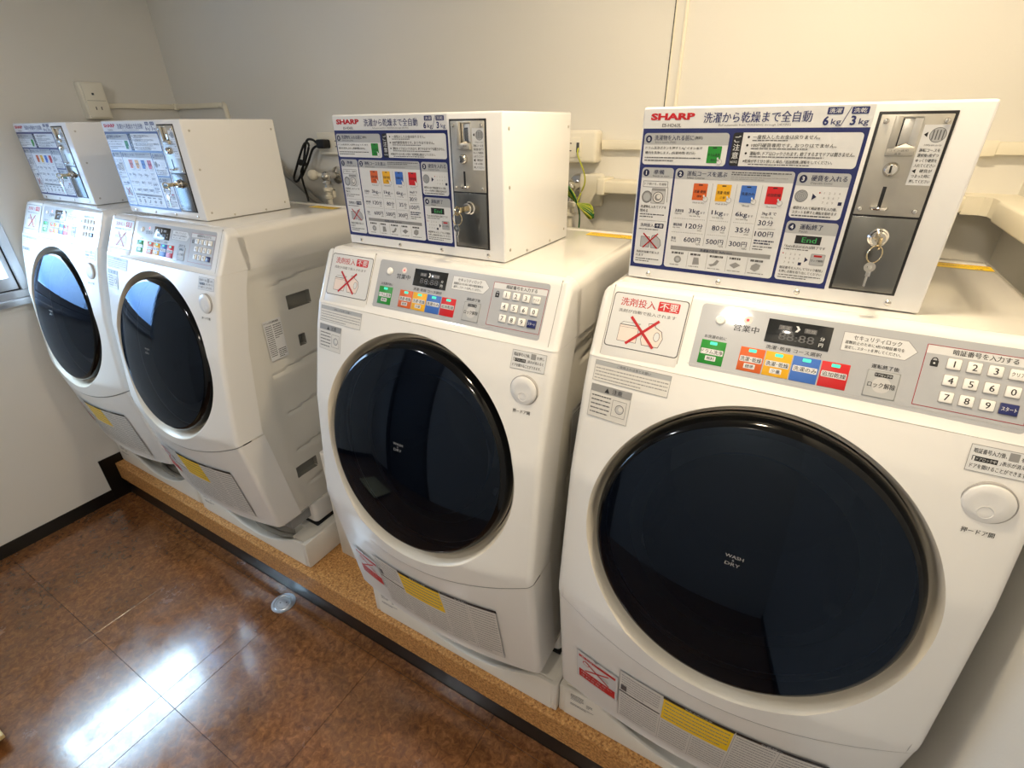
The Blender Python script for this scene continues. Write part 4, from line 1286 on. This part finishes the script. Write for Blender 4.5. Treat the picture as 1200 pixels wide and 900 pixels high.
# ------------------------------------------------------------------ place the four sets
SETS = [(0.2875, 0.0, 'nearest one by the pale wall end, with the large black door filling the view'),
        (-0.3875, -0.022, ''), (-1.4225, -0.007, ''), (-2.1375, 0.011, '')]
WL = ['white front-loading washer nearest the camera, largest black door, beside the wall corner duct',
      'white front-loading washer second from the camera, yellow-green wire behind it',
      'white front-loading washer with its bare right side panel in view, beyond the wide gap',
      'white front-loading washer farthest away, next to the window wall']
BL = ['white coin box with SHARP instruction sheet, closest to the camera on the nearest washer',
      'white coin box with brightly lit blank side, on the second washer, black plug behind',
      'white coin box with glare on its sheet, on the third washer by the wide gap',
      'white coin box on the washer next to the window wall, smallest in view']
PL = ['ivory drip pan under the washer nearest the camera', 'ivory drip pan under the second washer, right of the cork gap',
      'ivory drip pan with its whole end showing, under the washer left of the gap', 'ivory drip pan at the far end, touching the window wall skirting']
BL[1] = 'white coin box with brightly lit blank side, on the second washer from the camera'
for i, (xc, yo, _) in enumerate(SETS):
    w = W if i == 0 else copy_tree(W)
    w.location = (xc, yo, Z0 + ZB)
    tag(w, WL[i], 'washing machine', 'coin-operated washer-dryers in a row')
    b = B if i == 0 else copy_tree(B)
    b.location = (xc - .2875, (0, -.022, -.0074, .011)[i], Z0 + .0013)
    tag(b, BL[i], 'coin box', 'coin boxes on top of the washers')
    p = PB_ if i == 0 else copy_tree(PB_)
    p.location = (xc + (.008, -.005, 0, 0)[i], 0 if i == 0 else yo * .5, 0.195)
    tag(p, PL[i], 'drip pan', 'ivory drip pans under the washers')

# ================================================================== THINGS ON THE WALLS
def Z(z): return z + Z0
# duct runs
d = empty('cable_duct', (0.2, .67, Z(.18)))
tag(d, 'slim ivory cable duct running level along the back wall above the pipe cover', 'duct')
d.location = (0, 0, 0)
obj('duct_cover', MB().box(-.318, XR, YB - .022, YB, Z(.178), Z(.203), r=.002).box(-1.55, -.535, YB - .022, YB, Z(.178), Z(.203), r=.002), M_DUCT, d)
obj('duct_joint', MB().box(.548, .575, YB - .025, YB, Z(.175), Z(.206), r=.002), M_DUCT, d)
p = empty('pipe_cover', (0, 0, 0))
tag(p, 'wide ivory pipe cover that runs along the back wall and turns forward at the corner', 'pipe cover')
pc = MB()
pc.box(-.290, .548, YB - .078, YB, Z(.064), Z(.098), r=.005, seg=3)
obj('long_cover', pc, M_DUCT, p)
el = MB()
y1_ = YB - .078
poly = [(.545, YB), (.545, y1_), (.575, y1_ - .002), (.588, y1_ - .014), (.590, y1_ - .075), (XR, y1_ - .075), (XR, YB)]
top = [(a, b_, Z(.099)) for a, b_ in poly]; bot = [(a, b_, Z(.062)) for a, b_ in poly]
el.add(top + bot, [tuple(range(7)), tuple(range(13, 6, -1))] + [(i, i + 7, (i + 1) % 7 + 7, (i + 1) % 7) for i in range(7)])
obj('elbow', el, M_DUCT, p, smooth=False)
obj('side_cover', MB().box(.582, XR, 0.02, y1_ - .075, Z(.060), Z(.101), r=.005, seg=3), M_DUCT, p)
obj('end_socket', MB().box(-.302, -.278, YB - .082, YB, Z(.058), Z(.104), r=.004, seg=3), M_DUCT, p)
obj('left_cover', MB().box(-1.30, -.44, YB - .05, YB, Z(.064), Z(.098), r=.005, seg=3), M_DUCT, p)

# outlets
def slots(mb, cx, y, cz, s=1.0):
    for dz in (.010, -.010):
        mb.box(cx - .006 * s, cx + .006 * s, y - .0004, y + .002, cz + dz - .0014, cz + dz + .0014)
o = empty('outlet_box', (-.42, YB, Z(.185)))
tag(o, 'thick ivory surface outlet box with a yellow-green earth wire plugged in', 'outlet')
obj('housing', MB().box(-.11, .098, -.052, 0, -.044, .044, r=.010, seg=4), M_CREAM, o)
fc = MB().box(-.080, .052, -.056, -.050, -.028, .026, r=.002)
fco = obj('face_plate', fc, M_CREAM, o)
sm_ = MB(); slots(sm_, .016, -.0565, 0, 1.0); slots(sm_, -.036, -.0565, 0, 1.0)
obj('socket_slots', sm_, M_BLACK, fco, smooth=False)
obj('earth_terminal', MB().box(.038, .046, -.0585, -.055, -.014, .012, r=.001), M_DGREY, fco)

o = empty('wall_outlet', (-1.42, YB, Z(.185)))
tag(o, 'ivory wall outlet with a black plug between the second and third coin boxes', 'outlet')
obj('face_plate', MB().box(-.105, .035, -.024, 0, -.040, .040, r=.004, seg=3), M_CREAM, o)
sm_ = MB(); slots(sm_, .0, -.0245, 0)
obj('socket_slots', sm_, M_BLACK, o, smooth=False)
# power cord with plug
c = empty('power_cord', (-1.46, .63, Z(.185)))
tag(c, 'black power cord with folded loops plugged into the wall outlet', 'power cord')
obj('plug', MB().box(-.034, .012, -.012, .0245, -.016, .016, r=.006, seg=3), M_RUBBER, c)
cb = MB()
L0 = Vector((-1.46, .63, 0.185))
def rel(x_, y_, z_): return Vector((x_, y_, z_)) - L0
cb.tube([rel(-1.488, .625, .185), rel(-1.51, .62, .20), rel(-1.545, .62, .195), rel(-1.575, .62, .14), rel(-1.60, .62, .09), rel(-1.63, .62, .055), rel(-1.655, .62, .04), rel(-1.665, .62, .055), rel(-1.64, .62, .09), rel(-1.60, .615, .135), rel(-1.555, .615, .185), rel(-1.53, .615, .18), rel(-1.565, .61, .12), rel(-1.60, .61, .08), rel(-1.60, .61, .04), rel(-1.592, .61, .0), rel(-1.575, .60, -.03)], .0045, 8, smooth=5)
cb.tube([rel(-1.49, .63, .18), rel(-1.53, .63, .165), rel(-1.57, .625, .11), rel(-1.62, .625, .06)], .0045, 8, smooth=5)
cb.cyl(rel(-1.582, .60, .118), rel(-1.598, .63, .112), .012, 10)
obj('cord', cb, M_RUBBER, c)
# grey supply hose arching behind the third washer
tag(obj('water_hose', MB().tube([(-1.80, .655, Z(.13)), (-1.76, .655, Z(.07)), (-1.70, .655, Z(.035)), (-1.62, .655, Z(-.02)), (-1.52, .655, Z(-.08)), (-1.44, .655, Z(-.2))], .012, 12, smooth=5), M_HOSE),
    'grey water hose sagging behind the third washer', 'hose')

def faucet(cx, cz, label, knob_dx):
    f = empty('faucet', (cx, YB, Z(cz)))
    tag(f, label, 'faucet')
    RX = Matrix.Rotation(math.radians(90), 4, 'X')
    obj('escutcheon', MB().lathe([(.034, 0), (.032, .006), (.02, .012), (.012, .014)], 28, RX), M_CHROME, f)
    bd = MB().cyl((0, 0, 0), (0, -.07, 0), .012)
    bd.sphere((0, -.065, 0), .019)
    bd.cyl((0, -.065, 0), (0, -.065, -.04), .011)
    bd.cyl((0, -.065, -.018), (0, -.065, -.026), .016, 6)
    obj('body', bd, M_CHROME, f)
    kb = MB().cyl((0, -.065, 0), (knob_dx * .5, -.075, .004), .009)
    kb.sphere((knob_dx, -.08, .004), .024, 20, sz=.85)
    obj('handle', kb, M_CREAM, f)
    cn = MB().lathe([(.012, -.04), (.021, -.044), (.021, -.054), (.014, -.058), (.014, -.072), (.019, -.074), (.019, -.082), (.010, -.086), (.010, -.15)], 20, Matrix.Translation((0, -.065, 0)))
    cn.box(-.004, .034, -.072, -.058, -.054, -.046, r=.002); cn.box(.028, .034, -.072, -.058, -.078, -.046, r=.002)
    obj('connector', cn, M_CREAM, f)
faucet(-1.462, .068, 'chrome wall faucet with ivory knob left of the second coin box', -.058)
faucet(-.392, .075, 'chrome wall faucet half hidden behind the second coin box, beside the green wire', -.05)
# white wall plate behind the wire
tag(obj('pipe_plate', MB().box(-.385, -.306, YB - .020, YB, Z(.016), Z(.112), r=.016, seg=4), M_CREAM), 'rounded ivory wall plate behind the coiled green wire', 'wall plate')
# earth wire bundle
ew = MB()
k0 = Vector((-.352, .575, Z(.036)))
ew.tube([(-.375 + .0, YB - .058, Z(.182)), (-.372, .612, Z(.165)), (-.350, .612, Z(.12)), (-.345, .612, Z(.09)), (-.356, .612, Z(.06)), k0], .0024, 6, 1, smooth=4)
ew.tube([k0, (-.356, .61, Z(.0)), (-.352, .60, Z(-.05))], .0024, 6, 0, smooth=4)
for i in range(11):
    a = (i - 5) / 5
    rr = random.uniform(-.004, .004)
    ew.tube([k0, k0 + Vector((-.010 + .007 * a, -.010 * a, .020 + rr)), k0 + Vector((-.030 + .009 * a + rr, -.014 * a, .046 - rr)), k0 + Vector((-.040 + .008 * a, -.010, .052 + rr)),
             k0 + Vector((-.032 + .012 * a, -.006, .032)), k0 + Vector((-.012 + .004 * a, 0, .012)), k0], .0021, 6, i % 2, smooth=4)
    ew.tube([k0, k0 + Vector((.014, -.008 * a, -.006 - .005 * a)), k0 + Vector((.038 + rr, -.012 * a, -.014 - .010 * a)), k0 + Vector((.054 + rr, -.004, -.028 - .010 * a)),
             k0 + Vector((.040, 0, -.034 - .006 * a)), k0 + Vector((.018, 0, -.018)), k0], .0021, 6, (i + 1) % 2, smooth=4)
tag(obj('earth_wire', ew, [M_GREENW, M_YELW]), 'green and yellow earth wire bundled with a knot, hanging from the outlet box', 'wire')

# left wall switch plate and conduit
o = empty('wall_outlet', (XL, .325, Z(.352)))
tag(o, 'ivory double outlet plate on the window wall above the farthest coin box', 'outlet')
obj('back_box', MB().box(0, .040, -.040, .048, -.068, .068, r=.004, seg=3), M_CREAM, o)
obj('face_plate', MB().box(.038, .045, -.034, .042, -.062, .062, r=.002), M_CREAM, o)
sm_ = MB()
for cy_, cz_ in ((.0, -.028),):
    for dy in (-.010, .010):
        sm_.box(.0446, .0456, .004 + dy - .0015, .004 + dy + .0015, cz_ - .006, cz_ + .006)
sm_.box(.0446, .0456, -.006, .002, .020, .028)
obj('socket_slots', sm_, M_BLACK, o, smooth=False)
obj('divider', MB().box(.0448, .0456, -.030, .038, -.0005, .0005), M_GAP, o, smooth=False)
cdt = empty('conduit', (0, 0, 0))
tag(cdt, 'thin ivory conduit from the window-wall outlet round the corner and down the back wall', 'conduit')
obj('side_run', MB().box(XL, XL + .014, .373, YB, Z(.325), Z(.345), r=.002), M_DUCT, cdt)
obj('corner_piece', MB().box(XL, XL + .022, YB - .022, YB, Z(.322), Z(.348), r=.002), M_DUCT, cdt)
obj('back_run', MB().box(XL + .02, -2.135, YB - .014, YB, Z(.325), Z(.345), r=.002), M_DUCT, cdt)
obj('drop_run', MB().tube([(-2.14, YB - .008, Z(.335)), (-2.11, YB - .008, Z(.328)), (-2.098, YB - .008, Z(.30)), (-2.095, YB - .008, Z(-.1))], .010, 10, smooth=4), M_DUCT, cdt)

# cream box between the second and third washers
tag(obj('pipe_box', MB().box(-1.035, -.735, .012, .35, .195, Z(-.755), r=.003), M_PAN), 'tall cream boxed-in cover on the platform behind the second drip pan', 'cover')

# ================================================================== ON THE FLOOR
fd = empty('floor_drain', (-1.208, -.176, 0.0005))
tag(fd, 'round metal drain cover in the brown floor by the kickboard', 'drain cover')
M_DRAIN = mat('satin_drain_metal', (.82, .84, .86), .28, metal=.9, noise=.05)
obj('rim', MB().lathe([(.046, 0), (.0455, .003), (.037, .0035), (.035, .0015)], 40), M_DRAIN, fd)
obj('lid', MB().lathe([(.0348, .0012), (.033, .0028), (.026, .0030), (.025, .0018), (.023, .0018), (.022, .0032), (.0005, .0034)], 40), M_DRAIN, fd)
hl = MB()
for a in (0.6, 0.6 + math.pi):
    hl.lathe([(.0028, 0), (.0004, .0002)], 10, Matrix.Translation((.012 * math.cos(a), .012 * math.sin(a), .0034)))
obj('finger_hole', hl, M_BLACK, fd, smooth=False)

st = empty('wooden_step', (-1.70, -1.02, 0))
tag(st, 'pale wooden step whose corner shows at the left edge of the floor', 'step')
obj('board', MB().box(-.17, .185, -.30, .09, .030, .046, r=.002), mat('pale_wood', (.80, .72, .52), .5, noise=.12, nscale=20), st)
for a in (-.14, .14):
    obj('runner', MB().box(a - .02, a + .02, -.28, .07, .001, .030, r=.001), M_DARKWOOD, st)
